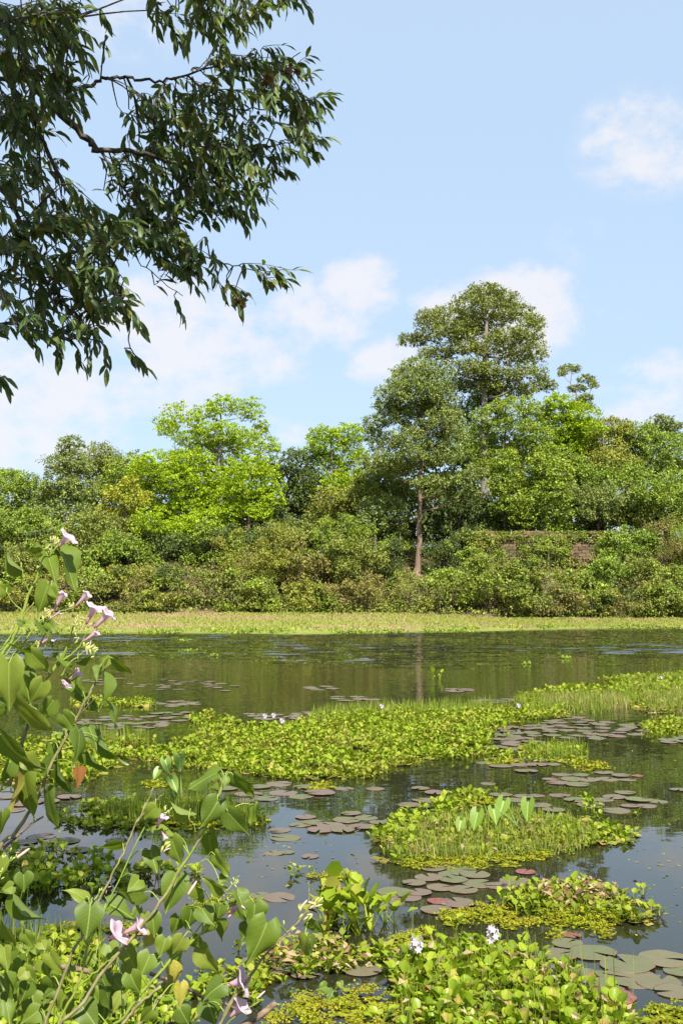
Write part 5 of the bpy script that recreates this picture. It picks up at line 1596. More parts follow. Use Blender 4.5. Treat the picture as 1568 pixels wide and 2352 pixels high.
def heart(fold, droop, wav, twist, curl, seed, fat=1.0):
    """heart shaped leaf, unit length from stalk joint (origin) to tip along +y"""
    r = np.random.default_rng(seed)
    ts = np.array([0, .05, .13, .24, .38, .53, .68, .82, .92, 1.0])
    wd = np.array([.19, .30, .365, .375, .335, .265, .175, .085, .032, .002]) * fat
    ss = np.array([-1, -.78, -.5, -.22, 0, .22, .5, .78, 1])
    ph = r.uniform(0, 6, 2)
    V, UV = [], []
    for i, t_ in enumerate(ts):
        for s in ss:
            x = s * wd[i]
            lobe = -.24 * (abs(s) ** 1.1) * math.exp(-t_ * 5.5) * (1.25 - abs(s) ** 6 * .5)
            y = t_ + lobe
            z = fold * abs(x) - droop * max(0, y) ** 1.8 + wav * math.sin(9 * t_ + ph[int(s > 0)]) * abs(s) ** 2 * .06 - curl * abs(s) ** 3 * wd[i]
            a = twist * t_
            V.append((x * math.cos(a) - (z * math.sin(a)), y, z * math.cos(a) + x * math.sin(a)))
            UV.append((x, y))
    k = len(ss)
    F = [(i * k + j, i * k + j + 1, (i + 1) * k + j + 1, (i + 1) * k + j) for i in range(len(ts) - 1) for j in range(k - 1)]
    return V, F, UV


HEARTS = []
hspec = [(.3, .22, .9, .15, .1), (.55, .4, 1.3, -.35, .1), (.2, .25, .9, .15, .3), (.75, .4, 1.2, .35, .0), (.4, .55, 1.1, -.2, .25), (.95, .35, 1.0, .2, -.1), (.35, .3, 1.6, .5, .35)]
for k, sp_ in enumerate(hspec):
    V, F, UV = heart(*sp_, 40 + k)
    HEARTS.append([mk('leaf', V, np.array(F), m_, uv=UV) for m_ in (IPO, DEADL, YELL)])


def trumpet(seed, openness=1.0, flare=1.0):
    """funnel flower along +y, unit length; limb with five shallow pleated lobes"""
    r = np.random.default_rng(seed)
    n = 40
    ys = np.array([0, .12, .3, .5, .66, .8, .9, .97, 1.0])
    rd = np.array([.055, .075, .10, .135, .19, .27, .36, .46, .52]) * np.linspace(1, openness, 9)
    V, UV = [], []
    ph = r.uniform(0, 6)
    for i, y in enumerate(ys):
        for k in range(n):
            a = 2 * math.pi * k / n
            t_ = i / 8
            lob = math.cos(5 * a)
            rad = rd[i] * (1 + .085 * flare * t_ ** 3 * lob + .03 * t_ * math.sin(3 * a + ph))
            yy = y + .05 * flare * t_ ** 4 * lob + .045 * t_ ** 3 * math.sin(2 * a + ph) - .10 * t_ ** 8 * flare
            V.append((rad * math.cos(a), yy, rad * math.sin(a)))
            UV.append((k / n, t_))
    F = [(i * n + k, i * n + (k + 1) % n, (i + 1) * n + (k + 1) % n, (i + 1) * n + k) for i in range(8) for k in range(n)]
    return mk('flower', V, np.array(F), PINK, uv=UV)


TRUMP = [trumpet(1), trumpet(2, .8, 1.3), trumpet(3, .62, .8), trumpet(4, 1.1, 1.4)]
_cv, _cf = tube([(0, -.10, 0), (0, -.03, 0), (0, .06, 0), (0, .12, 0)], [.03, .075, .085, .06], 8)
CALYX = mk('calyx', _cv, _cf, CAL)
_bv, _bf = tube([(0, 0, 0), (0, .25, 0), (0, .55, 0), (0, .85, 0), (0, 1, 0)], [.09, .17, .2, .12, .02], 8)
BUDG = mk('bud', _bv, _bf, BUDM)
_bv, _bf = tube([(0, 0, 0), (0, .2, 0), (0, .5, 0), (0, .85, 0), (0, 1, 0)], [.07, .085, .1, .07, .015], 8)
BUDP = mk('bud', _bv, _bf, PINKB)


class Plant:
    def __init__(s, label, base, Y):
        s.b = np.array(base, float)
        s.Y = Y
        s.sp = None
        s.root = E('morning_glory_bush', base, label, 'morning glory')
        s.r = np.random.default_rng(int(abs(base[0]) * 1000) + 3)

    def pt(s, u, v, dy=0.0):
        return P(u, v, s.Y + dy) - s.b

    def stem(s, pts, r0, r1, mat=None, ground=False):
        q = [s.pt(*p) for p in pts]
        if ground:
            q.insert(0, np.array([s.r.normal(0, .05), s.r.normal(0, .05), -.1]))
        n = 5 * len(q)
        c = spline(q, n)
        c[1:-1] += s.r.normal(0, .0015, (n - 2, 3))
        rad = np.linspace(r0 * .58, r1 * .75, n) * (1 + .08 * np.sin(np.arange(n) * 1.9))
        V, F = tube(c, rad, 8)
        s.sp = c if s.sp is None else np.vstack([s.sp, c])
        O('stem', mk('stem', V, F, mat or GSTEM), s.root)
        return c

    def leaf(s, u0, v0, u1, v1, wd, flag='', dy=0.0, stalk=None):
        """joint (u0, v0) -> tip (u1, v1), apparent width wd, all in photo grid pixels"""
        r = s.r
        j = s.pt(u0, v0, dy)
        px = (s.Y + dy) / FPX
        Lp = math.hypot(u1 - u0, v1 - v0)
        L0 = Lp * px
        tiltd = r.uniform(-.1, .45) if Lp > 40 else r.uniform(.3, .8)
        e = s.pt(u1, v1, dy - L0 * math.tan(tiltd) * (1 if 'b' not in flag else -1))
        ax = e - j
        L = np.linalg.norm(ax)
        want = wd * px
        full = .70 * L
        cosr = np.clip(want / full, .2, 1.0)
        ws = 1.0 if want <= full else min(want / full, 1.5)
        toc = unit(np.array([0, 0, CAM_Z]) - (j + s.b))
        a = unit(ax)
        n0 = toc - a * (toc @ a)
        n0 = unit(n0)
        side = np.cross(a, n0)
        if side[2] < 0:
            side = -side
        roll = math.acos(cosr)
        up_ = n0 * math.cos(roll) + side * math.sin(roll) * (1 if 'd' not in flag else -1)
        if 'd' in flag and cosr > .6:
            up_ = n0 * math.cos(.5) - side * math.sin(.5)
        Rm = frames(a[None], up_[None])[0]
        kk = int(r.integers(len(HEARTS)))
        if cosr > .75 and kk in (3, 5):
            kk = 0
        mi = 1 if 'x' in flag else (2 if 'y' in flag else 0)
        M = np.eye(4)
        L *= .93
        M[:3, :3] = Rm * np.array([L * ws, L, L])
        M[:3, 3] = j
        o = O('leaf', HEARTS[kk][mi], s.root, mat=Matrix(M.tolist()))
        if 'x' in flag:
            o['label'] = 'dry brown hanging leaf'
        q = s.sp[int(np.argmin(((s.sp - j) ** 2).sum(1) + np.where(s.sp[:, 2] > j[2] + .03, .02, 0)))]
        if .012 < np.linalg.norm(q - j) < .15:
            k0 = q
            V, F = tube(spline([k0, (k0 + j) / 2 + np.array([0, 0, .02]), j], 6), np.linspace(.0028, .0018, 6), 5)
            O('leaf_stalk', mk('leaf_stalk', V, F, GSTEM), s.root)

    def flower(s, u0, v0, u1, v1, wd, kind=0, dy=0.0, toward=.08):
        j = s.pt(u0, v0, dy)
        L0 = math.hypot(u1 - u0, v1 - v0) * s.Y / FPX
        e = s.pt(u1, v1, dy - L0 * toward)
        L = np.linalg.norm(e - j)
        Rm = frames(unit(e - j)[None], s.r.normal(size=(1, 3)))[0]
        L *= 1.12
        ws = wd * 1.25 * s.Y / FPX / (1.04 * L)
        M = np.eye(4)
        M[:3, :3] = Rm * np.array([L * ws, L, L * ws])
        M[:3, 3] = j
        f = O('flower', TRUMP[kind], s.root, mat=Matrix(M.tolist()))
        O('calyx', CALYX, f)

    def bud(s, u0, v0, u1, v1, pink=False, dy=0.0):
        j = s.pt(u0, v0, dy)
        e = s.pt(u1, v1, dy)
        L = np.linalg.norm(e - j)
        Rm = frames(unit(e - j)[None], s.r.normal(size=(1, 3)))[0]
        M = np.eye(4)
        M[:3, :3] = Rm * L
        M[:3, 3] = j
        O('bud', BUDP if pink else BUDG, s.root, mat=Matrix(M.tolist()))

    def buds(s, u, v, n, spread, L=11, pink=.2, dy=0.0):
        for _ in range(n):
            a, b = u + s.r.normal(0, spread), v + s.r.normal(0, spread)
            t_ = s.r.normal(.5, .5)
            s.bud(a, b, a + L * math.sin(t_), b - L * math.cos(t_), s.r.random() < pink, dy)


def c5(x, y):      # measured on an enlargement of the upper plant
    return x / 5.053, 1208.7 + y / 5.053


def cA(x, y):
    return x / 2.743, 1184.2 + y / 2.743


def cB(x, y):
    return x / 2.0, 1755.8 + y / 2.0


def lv(pl, cv, k, x0, y0, x1, y1, wd, flag='', dy=None, stalk=None):
    a, b = cv(x0, y0), cv(x1, y1)
    pl.leaf(*a, *b, wd / k, flag, pl.r.uniform(-.12, .12) if dy is None else dy, cv(*stalk) if stalk else None)


# ---- the tall flowering plant at the left edge
A_ = Plant('tall morning glory with a spray of pink trumpet flowers at the left edge', (-1.62, 4.0, -.3), 4.0)
A_.stem([(-60, 2000), (-30, 1680), c5(0, 1570), c5(150, 1320), c5(260, 1040), c5(340, 800), c5(430, 600), c5(495, 420)], .016, .006, None, True)
A_.stem([(-70, 1900), c5(-150, 1700), c5(30, 1430), c5(140, 1250), c5(240, 1090), c5(400, 880)], .008, .003)
A_.stem([(-60, 1850), c5(-60, 1720), c5(120, 1530), c5(260, 1390), c5(400, 1180), c5(520, 1060), c5(600, 1005)], .010, .003)
A_.stem([c5(-80, 1760), c5(110, 1580), c5(340, 1400), c5(470, 1365)], .007, .003)
A_.stem([c5(60, 1500), c5(230, 1290), c5(400, 1180)], .006, .003)
A_.stem([c5(480, 480), c5(560, 390), c5(620, 280), c5(690, 235)], .005, .003)
A_.stem([c5(560, 700), c5(660, 625), c5(765, 550)], .004, .0025)
A_.stem([c5(520, 1060), c5(700, 990), c5(830, 950), c5(880, 930)], .004, .0025)
A_.stem([c5(250, 480), c5(290, 640), c5(335, 750)], .0028, .003)
A_.stem([c5(80, 770), c5(180, 910), c5(275, 1000)], .0028, .003)
for q in ((470, 300, 285, 300, 150, 'd'), (520, 270, 740, 570, 190, ''), (700, 290, 995, 700, 160, ''), (250, 480, -30, 300, 120, 'd'), (85, 770, -60, 650, 170, ''), (560, 690, 405, 1060, 260, ''), (600, 720, 665, 860, 130, 'd'),
          (270, 1130, 180, 1085, 90, ''), (280, 1130, 440, 1160, 110, ''), (460, 1110, 700, 1310, 100, ''), (560, 1110, 640, 1230, 90, 'd'), (430, 1490, 60, 1440, 100, 'd'), (370, 1480, 600, 1740, 210, 'd'), (590, 1250, 570, 1410, 50, 'd')):
    lv(A_, c5, 5.053, *q)
A_.flower(*c5(690, 232), *c5(800, 110), 36, 3)
A_.flower(*c5(610, 1000), *c5(735, 790), 30, 2)
A_.flower(*c5(880, 930), *c5(1015, 790), 32, 2)
A_.flower(*c5(560, 1090), *c5(700, 1000), 14, 2)
A_.flower(*c5(465, 1372), *c5(600, 1285), 26, 1)
A_.buds(*c5(640, 190), 9, 5); A_.buds(*c5(540, 285), 5, 4, 9); A_.buds(*c5(830, 940), 5, 5); A_.buds(*c5(550, 1040), 8, 7, 14, .4)
A_.buds(*c5(420, 1380), 8, 6, 9); A_.buds(*c5(330, 1440), 4, 5, 10); A_.buds(*c5(480, 1280), 5, 5, 8)
for q in ((60, 930, 40, 1260, 200, ''), (-20, 1180, 40, 1250, 110, ''), (150, 990, 200, 1200, 150, ''), (270, 1050, 180, 1210, 130, ''), (90, 1165, 300, 1435, 80, 'd'), (330, 1175, 235, 1330, 130, 'd'), (30, 1215, -40, 1250, 90, 'd'),
          (10, 1385, 150, 1700, 110, 'd'), (170, 1530, 262, 1625, 120, ''), (150, 1600, 160, 1955, 130, 'd'), (95, 1650, 120, 1930, 60, 'y'), (300, 1745, 318, 2020, 66, 'd'), (15, 1880, 35, 2070, 70, ''), (60, 1560, 20, 1720, 80, 'd'), (-30, 2150, 30, 2350, 80, '')):  # the yellow leaf in this row has yellow light painted into its colour
    lv(A_, cA, 2.743, *q)

# ---- the leaning stem right of it
B_ = Plant('leaning morning glory stem with drooping leaves and closed buds, right of the tallest flower spray', (-1.75, 4.25, -.3), 4.25)
B_.stem([(-60, 2120), (0, 1950), cA(100, 2000), cA(250, 1760), cA(300, 1620), cA(400, 1430), cA(480, 1280), cA(560, 1130), cA(620, 1020), cA(640, 940)], .016, .005, TSTEM, True)
B_.stem([cA(60, 1700), cA(140, 1440), cA(180, 1310)], .013, .010, TSTEM)
B_.stem([cA(310, 990), c5(600, 1690), c5(780, 1400), c5(900, 1130)], .007, .003)
B_.stem([cA(290, 1040), c5(640, 1640), c5(860, 1460), c5(960, 1340), c5(1010, 1200)], .007, .003)
B_.stem([cA(320, 1000), c5(720, 1560), c5(830, 1260), c5(850, 1150)], .005, .003)
B_.stem([cA(380, 1020), cA(440, 930), cA(490, 890), cA(540, 850)], .006, .003)
B_.stem([cA(0, 1740), cA(60, 1742), cA(140, 1745)], .004, .003)
B_.stem([cA(500, 1260), cA(590, 1160), cA(640, 1100)], .003, .002, BSTEM)
for q in ((700, 1520, 885, 1630, 110, ''), (690, 1510, 620, 1470, 80, ''), (905, 1560, 1140, 1530, 80, 'd'), (1190, 1640, 1250, 1425, 100, ''), (1165, 1660, 1320, 1490, 120, ''), (1330, 1545, 1525, 1760, 110, 'd'), (1170, 1640, 1090, 1770, 60, '')):
    lv(B_, c5, 5.053, *q)
for q in ((440, 1030, 525, 1140, 110, ''), (645, 1020, 705, 1205, 80, ''), (500, 1110, 560, 1190, 90, 'd'), (560, 1180, 612, 1230, 80, 'd'), (695, 1195, 790, 1370, 46, ''), (400, 1255, 480, 1380, 110, 'd'), (560, 1330, 645, 1480, 110, ''), (400, 1365, 490, 1440, 80, ''),
          (500, 1370, 515, 1590, 90, ''), (330, 1440, 390, 1570, 100, 'd'), (365, 1540, 392, 1790, 66, 'd'), (560, 1490, 645, 1650, 50, 'd'), (650, 1415, 742, 1625, 44, 'd'), (200, 1200, 100, 1330, 90, ''), (260, 1640, 190, 1500, 80, ''), (500, 1590, 512, 1690, 74, 'x')):
    lv(B_, cA, 2.743, *q)
B_.flower(*c5(1010, 1120), *c5(1110, 930), 34, 3)
B_.flower(*c5(1110, 1170), *c5(1270, 1010), 40, 1)
B_.flower(*c5(965, 1340), *c5(1130, 1230), 26, 2)
B_.flower(*c5(1020, 1170), *c5(1090, 1130), 14, 2)
B_.flower(*cA(440, 1030), *cA(500, 990), 28, 1)
B_.flower(*cA(395, 1090), *cA(420, 1060), 24, 0)
B_.buds(*c5(905, 1120), 16, 9, 9, .05); B_.buds(*c5(880, 1300), 8, 7, 9, .1); B_.buds(*c5(1060, 1200), 5, 6, 9); B_.buds(*cA(545, 860), 9, 8, 14, .35); B_.buds(*c5(1030, 1430), 5, 6, 15, .3)

# ---- the broad bush along the bottom left
C_ = Plant('broad morning glory bush with large heart leaves across the bottom left', (-.78, 4.0, -.3), 4.0)
C_.stem([(130, 2460), cB(390, 1090), cB(520, 900), cB(640, 760), cB(760, 600), cB(830, 480), cB(930, 320), cB(1010, 130), cB(1032, 60)], .013, .005, TSTEM, True)
C_.stem([cB(760, 600), cB(830, 480), cB(930, 320), cB(1010, 130), cB(1032, 60)], .0095, .006)
C_.stem([(100, 2500), cB(300, 960), cB(380, 780), cB(490, 560), cB(560, 420), cB(620, 280), cB(660, 210), cB(705, 105)], .011, .003, TSTEM, True)
C_.stem([cB(625, 270), cB(680, 200), cB(745, 140)], .004, .002, TSTEM)
C_.stem([(120, 2480), cB(270, 1192), cB(350, 1030), cB(395, 880), cB(402, 780), cB(410, 660), cB(450, 600), cB(470, 570)], .010, .004, None, True)
C_.stem([cB(350, 1030), cB(480, 920), cB(560, 850)], .005, .003)
C_.stem([cB(400, 850), cB(640, 330), cB(690, 240)], .005, .003)
C_.stem([cB(860, 460), cB(900, 455), cB(950, 435)], .003, .002)
C_.stem([cB(900, 310), cB(890, 280), cB(868, 245)], .0026, .002)
C_.stem([cB(980, 260), cB(1010, 245), cB(1040, 230)], .003, .002)
for q in ((1000, 170, 925, 310, 118, ''), (1040, 60, 1030, 110, 40, ''), (1000, 40, 830, 100, 46, ''), (1055, 50, 1020, 60, 50, ''), (1080, 60, 1172, 175, 56, 'd'), (1165, 185, 1135, 285, 30, ''), (1050, 225, 1150, 345, 80, 'd'), (1000, 80, 960, 120, 50, 'd'), (880, 215, 745, 195, 40, 'd'), (690, 310, 835, 300, 48, ''),
          (815, 515, 755, 705, 124, ''), (690, 395, 728, 505, 84, ''), (790, 345, 830, 480, 110, 'd'), (655, 590, 505, 600, 100, 'd'), (960, 320, 958, 470, 84, ''), (990, 420, 1045, 535, 46, 'd'), (1020, 570, 915, 535, 46, 'd'), (1010, 520, 1050, 545, 70, ''), (415, 655, 400, 815, 134, ''), (390, 620, 318, 550, 60, ''), (500, 640, 645, 705, 90, ''),
          (640, 530, 590, 585, 80, ''), (715, 200, 655, 260, 80, ''), (560, 370, 415, 415, 44, 'd'), (680, 190, 650, 200, 36, ''), (820, 330, 860, 440, 40, ''), (110, 505, 115, 595, 100, ''), (90, 610, 182, 765, 40, 'd'), (10, 680, 40, 900, 70, 'd'), (20, 840, 30, 960, 60, 'd'),
          (330, 925, 305, 965, 140, ''), (120, 950, 75, 1000, 100, ''), (20, 985, 85, 1120, 60, ''), (130, 1010, 100, 1110, 90, 'd'), (30, 1095, 55, 1200, 70, ''), (180, 1130, 90, 1200, 90, ''), (230, 980, 270, 1060, 90, 'd'), (60, 560, 0, 590, 60, '')):
    lv(C_, cB, 2.0, *q)
for (a, b_) in ((390, 870), (455, 940), (520, 980), (200, 900), (250, 1040), (420, 1060), (150, 1060), (310, 1080), (60, 900), (480, 1090)):
    x1, y1 = a + C_.r.uniform(-60, 70), b_ + C_.r.uniform(40, 110)
    lv(C_, cB, 2.0, a, b_, x1, y1, C_.r.uniform(50, 110), 'd' if C_.r.random() < .45 else '', .22)
for k_ in range(46):
    a, b_ = C_.r.uniform(-10, 620), C_.r.uniform(700, 1150)
    if b_ < 900 and 230 < a < 620:
        continue
    x1, y1 = a + C_.r.uniform(-70, 70), b_ + C_.r.uniform(30, 110)
    lv(C_, cB, 2.0, a, b_, x1, y1, C_.r.uniform(40, 90), 'd' if C_.r.random() < .5 else '', C_.r.uniform(.15, .5))
C_.flower(*cB(505, 805), *cB(552, 768), 46, 3)
C_.flower(*cB(572, 775), *cB(650, 735), 46, 1)
C_.flower(*cB(722, 290), *cB(745, 235), 30, 1)
C_.flower(*cB(745, 310), *cB(762, 340), 20, 2)
C_.buds(*cB(765, 215), 8, 7, 9, .1); C_.buds(*cB(755, 385), 6, 6, 16, .2); C_.buds(*cB(475, 580), 6, 5, 8); C_.buds(*cB(40, 450), 14, 16, 9, .1)
C_.stem([cB(-20, 560), cB(30, 460), cB(85, 425)], .004, .003)
C_.bud(*cB(82, 428), *cB(138, 385), True)

# ---- the flowering branches reaching right along the bottom
D_ = Plant('low morning glory bush with buds and three pink trumpets at the bottom centre', (-.52, 4.05, -.3), 4.05)
D_.stem([(260, 2460), cB(580, 1150), cB(780, 910), cB(900, 800), cB(960, 740), cB(1070, 640), cB(1095, 600)], .012, .004, None, True)
D_.stem([cB(850, 860), cB(930, 720), cB(1000, 620), cB(1060, 560), cB(1100, 510)], .005, .002)
D_.stem([cB(900, 800), cB(990, 700), cB(1050, 680)], .004, .0025)
D_.stem([(480, 2480), cB(1040, 1140), cB(1160, 960), cB(1220, 870), cB(1300, 790), cB(1380, 710), cB(1440, 615)], .010, .003, TSTEM, True)
D_.stem([cB(1410, 680), cB(1420, 600), cB(1415, 540)], .003, .0018)
D_.stem([cB(1300, 790), cB(1360, 790), cB(1405, 795)], .003, .002)
D_.stem([cB(560, 1200), cB(640, 1100), cB(740, 1020)], .011, .007, TSTEM)
D_.stem([cB(600, 1230), cB(700, 1130), cB(745, 1060)], .009, .006, TSTEM)
D_.stem([cB(980, 1250), cB(1060, 1090), cB(1120, 1020), cB(1150, 975)], .009, .007, TSTEM)
D_.stem([cB(1000, 1230), cB(1090, 1150), cB(1190, 1090)], .004, .002)
for q in ((1225, 730, 1140, 955, 150, ''), (1170, 640, 1165, 770, 130, ''), (930, 665, 965, 730, 100, ''), (700, 690, 715, 810, 80, ''), (690, 875, 645, 985, 144, ''), (840, 800, 788, 885, 86, ''), (500, 830, 535, 920, 84, ''), (580, 850, 630, 970, 60, 'd'), (930, 850, 992, 1000, 70, 'd'),
          (470, 985, 555, 1160, 90, ''), (600, 965, 640, 1070, 90, ''), (780, 930, 792, 1090, 60, 'y'), (1020, 1010, 925, 1075, 100, ''), (955, 1095, 1000, 1210, 120, ''), (375, 1110, 460, 1220, 120, ''), (830, 1130, 880, 1210, 90, ''), (1405, 795, 1378, 905, 66, ''), (1425, 795, 1455, 905, 44, ''), (1420, 720, 1472, 800, 50, 'd'),
          (1140, 740, 1110, 820, 90, ''), (1010, 650, 1000, 740, 80, 'd'), (700, 780, 660, 850, 90, 'y'), (1090, 590, 1150, 700, 60, ''), (880, 660, 870, 780, 120, 'd'), (820, 700, 800, 800, 90, 'd'), (760, 800, 740, 900, 90, ''), (900, 560, 935, 660, 50, 'd'), (1500, 1020, 1460, 1040, 60, ''), (1530, 1040, 1510, 1090, 60, ''), (1560, 1000, 1568, 1030, 50, ''),
          (830, 1010, 840, 1120, 60, 'y'), (700, 1130, 640, 1200, 80, 'd'), (560, 1060, 520, 1150, 70, '')):
    lv(D_, cB, 2.0, *q)
for k_ in range(26):
    a, b_ = D_.r.uniform(560, 1130), D_.r.uniform(620, 1150)
    if b_ > 900 and a > 900:
        continue
    x1, y1 = a + D_.r.uniform(-60, 60), b_ + D_.r.uniform(30, 100)
    lv(D_, cB, 2.0, a, b_, x1, y1, D_.r.uniform(36, 80), 'd' if D_.r.random() < .5 else '', D_.r.uniform(.1, .4))
D_.flower(*cB(1052, 680), *cB(1120, 635), 42, 1)
D_.flower(*cB(1040, 1016), *cB(1122, 992), 48, 3)
D_.flower(*cB(1060, 1158), *cB(1112, 1105), 40, 0)
D_.buds(*cB(1440, 640), 7, 8, 18, .35); D_.buds(*cB(1390, 690), 6, 8, 14, .3); D_.buds(*cB(955, 720), 7, 6, 9, .1); D_.buds(*cB(1085, 545), 7, 6, 9, .05); D_.buds(*cB(1060, 640), 5, 6, 8, .2); D_.buds(*cB(950, 1055), 6, 5, 8, .1); D_.buds(*cB(1340, 760), 4, 8, 12, .2); D_.buds(*cB(985, 600), 5, 6, 8, .1)
D_.bud(*cB(866, 595), *cB(904, 536), True); D_.bud(*cB(1180, 1076), *cB(1218, 1040), True); D_.bud(*cB(1375, 665), *cB(1412, 622), True); D_.bud(*cB(1050, 700), *cB(1085, 672), True)

# ---- dead sticks in the water among the stems
def stick(lb, pts, r0, r1, Y):
    q = [P(u, v, Y + i * .04) for i, (u, v) in enumerate(pts)]
    b = q[0].copy(); b[2] = min(b[2], .1)
    V, F = tube(spline(q, 6 * len(q)), np.linspace(r0, r1, 6 * len(q)), 8)
    o = O('dead_stick', mk('dead_stick', V - b, F, BSTEM), None, b, lb, 'stick')


stick('bare grey brown branch lying level across the bottom left leaves', [cB(-60, 1050), cB(30, 1000), cB(160, 940), cB(280, 930), cB(420, 955), cB(520, 1000)], .017, .009, 4.3)
stick('broken brown stick end rising from the water at the bottom centre', [cB(1040, 1260), cB(1130, 1192), cB(1200, 1150), cB(1265, 1095)], .014, .013, 4.2)
stick('thin dark stick sloping behind the lower pink trumpets', [cB(690, 960), cB(850, 1020), cB(930, 1070), cB(1010, 1090), cB(1100, 1130)], .008, .005, 4.5)
stick('dark fallen twig at the left edge behind the drooping leaves', [cB(0, 400), cB(80, 330), cB(150, 270), cB(200, 240)], .007, .004, 4.4)

# ------------------------------------------------------------------ the overhanging tree at the upper left
NEARL, t, out = new_mat('glossy_tree_leaf')
geo = t.n('ShaderNodeNewGeometry')
oi = t.n('ShaderNodeObjectInfo')
f = t.m('FRACT', t.m('ADD', geo.outputs['Random Per Island'], oi.outputs['Random']))
c = t.ramp(f, [(0, (.042, .078, .018)), (.5, (.062, .105, .024)), (.86, (.085, .132, .03)), (.95, (.16, .18, .035)), (1, (.25, .22, .05))])
uvn = t.n('ShaderNodeUVMap')
sp_ = t.n('ShaderNodeSeparateXYZ')
t.t.links.new(uvn.outputs[0], sp_.inputs[0])
mid = t.rng(t.m('ABSOLUTE', sp_.outputs[0]), .01, .035, 1., 0.)
c = t.mixc(t.m('MULTIPLY', mid, .5), c, (.16, .19, .06))
c = t.mixc(t.m('MULTIPLY', geo.outputs['Backfacing'], .5), c, (.13, .155, .06))
b = principled(t, c, .42, .35)
tr = t.n('ShaderNodeBsdfTranslucent')
t.put(tr.inputs[0], t.mixc(1., c, (1.6, 1.7, .5), 'MULTIPLY'))
mx = t.n('ShaderNodeMixShader')
mx.inputs[0].default_value = .22
t.t.links.new(b.outputs[0], mx.inputs[1]); t.t.links.new(tr.outputs[0], mx.inputs[2]); t.t.links.new(mx.outputs[0], out.inputs[0])


def lance(k):
    r = np.random.default_rng(70 + k)
    fold, droop, tw = [(.35, .2, .1), (.6, .35, -.3), (.2, .5, .3), (.8, .15, .0)][k]
    ts = np.array([0, .13, .35, .62, .85, 1.0])
    wd = np.array([.01, .085, .148, .14, .075, .0])
    ss = np.array([-1, 0, 1])
    V, UV = [], []
    for t_, w_ in zip(ts, wd):
        for s in ss:
            x = s * w_
            z = fold * abs(x) - droop * t_ ** 2 * .5 + .012 * math.sin(11 * t_ + s * 2)
            a = tw * t_
            V.append((x * math.cos(a) - z * math.sin(a), t_, z * math.cos(a) + x * math.sin(a)))
            UV.append((x, t_))
    n = len(ss)
    F = [(i * n + j, i * n + j + 1, (i + 1) * n + j + 1, (i + 1) * n + j) for i in range(len(ts) - 1) for j in range(n - 1)]
    return np.array(V), np.array(F), np.array(UV)


LANCE = [lance(k) for k in range(4)]
LANCEM = [mk('leaf', V, F, NEARL, uv=UV) for V, F, UV in LANCE]
NBARK = plain_mat('near_bark', (.055, .045, .035), (.12, .10, .08), 22., .9, .2, .7, (1, 1, .35), 0, .01)
tr_ = np.random.default_rng(123)
TB = np.array([-5.2, 3.6, float(terr(-5.2, 3.6)) - .2])
TREE = E('overhanging_tree', TB, 'dark leaved tree whose branches hang into the upper left of the picture', 'tree')


def Q(u, v, Y):
    return P(u, v, Y)


trunk_pts = [TB, TB + [.15, .1, 1.6], TB + [.35, .3, 3.2], TB + [.6, .7, 4.6], TB + [.5, .3, 6.2], TB + [.9, -.2, 8.4]]
V, F = tube(spline(trunk_pts, 26), np.linspace(.24, .09, 26), 12)
O('trunk', mk('trunk', V - TB, F, NBARK), TREE)
fork = np.array(trunk_pts[3])
fork2 = np.array(trunk_pts[2])
limbs = []


def limb(pts, r0, r1):
    n = 6 * len(pts)
    c = spline(pts, n)
    c[1:-1] += tr_.normal(0, .006, (n - 2, 3))
    V, F = tube(c, np.linspace(r0 * .52, r1 * .7, n), 8)
    O('branch', mk('branch', V - TB, F, NBARK), TREE)
    limbs.append(c)


limb([fork, Q(-420, 20, 5.4), Q(-120, 60, 6.0), Q(0, 125, 6.1), Q(94, 214, 6.2), Q(198, 318, 6.3), Q(229, 344, 6.3), Q(333, 354, 6.4), Q(460, 400, 6.4), Q(560, 470, 6.5)], .075, .008)
limb([Q(94, 214, 6.2), Q(198, 200, 6.2), Q(240, 180, 6.2), Q(292, 177, 6.3), Q(360, 185, 6.3), Q(430, 172, 6.4), Q(530, 150, 6.4), Q(640, 165, 6.4), Q(690, 120, 6.4)], .026, .004)
limb([Q(-60, 140, 6.1), Q(36, 208, 6.0), Q(104, 333, 6.0), Q(151, 432, 6.0), Q(193, 490, 6.0), Q(240, 600, 5.9), Q(280, 700, 5.9), Q(300, 800, 5.9)], .03, .005)
limb([fork, Q(-300, 200, 5.6), Q(-100, 330, 5.7), Q(0, 420, 5.7), Q(60, 540, 5.7), Q(110, 660, 5.7), Q(150, 780, 5.7)], .05, .005)
limb([Q(292, 177, 6.3), Q(330, 260, 6.5), Q(420, 320, 6.6), Q(520, 350, 6.6), Q(640, 330, 6.7), Q(730, 330, 6.7)], .016, .004)
limb([Q(430, 172, 6.4), Q(500, 240, 6.5), Q(600, 250, 6.6), Q(690, 240, 6.6), Q(760, 205, 6.6)], .012, .003)
limb([Q(229, 344, 6.3), Q(300, 450, 6.2), Q(390, 540, 6.2), Q(470, 590, 6.2), Q(560, 615, 6.2), Q(650, 630, 6.2)], .015, .003)
limb([fork, Q(-300, -250, 5.6), Q(100, -140, 5.9), Q(350, -60, 6.0), Q(520, -20, 6.0), Q(680, -10, 6.0)], .05, .006)
limb([Q(-120, 60, 6.0), Q(20, 40, 5.6), Q(120, 30, 5.4), Q(180, 40, 5.4)], .03, .004)
limb([Q(151, 432, 6.0), Q(240, 520, 6.2), Q(330, 610, 6.2), Q(420, 680, 6.2)], .01, .003)
limb([Q(-100, 330, 5.7), Q(-20, 600, 5.4), Q(40, 760, 5.4)], .014, .004)
limb([fork2, Q(-250, 780, 5.3), Q(-60, 840, 5.4), Q(0, 862, 5.4)], .02, .004)
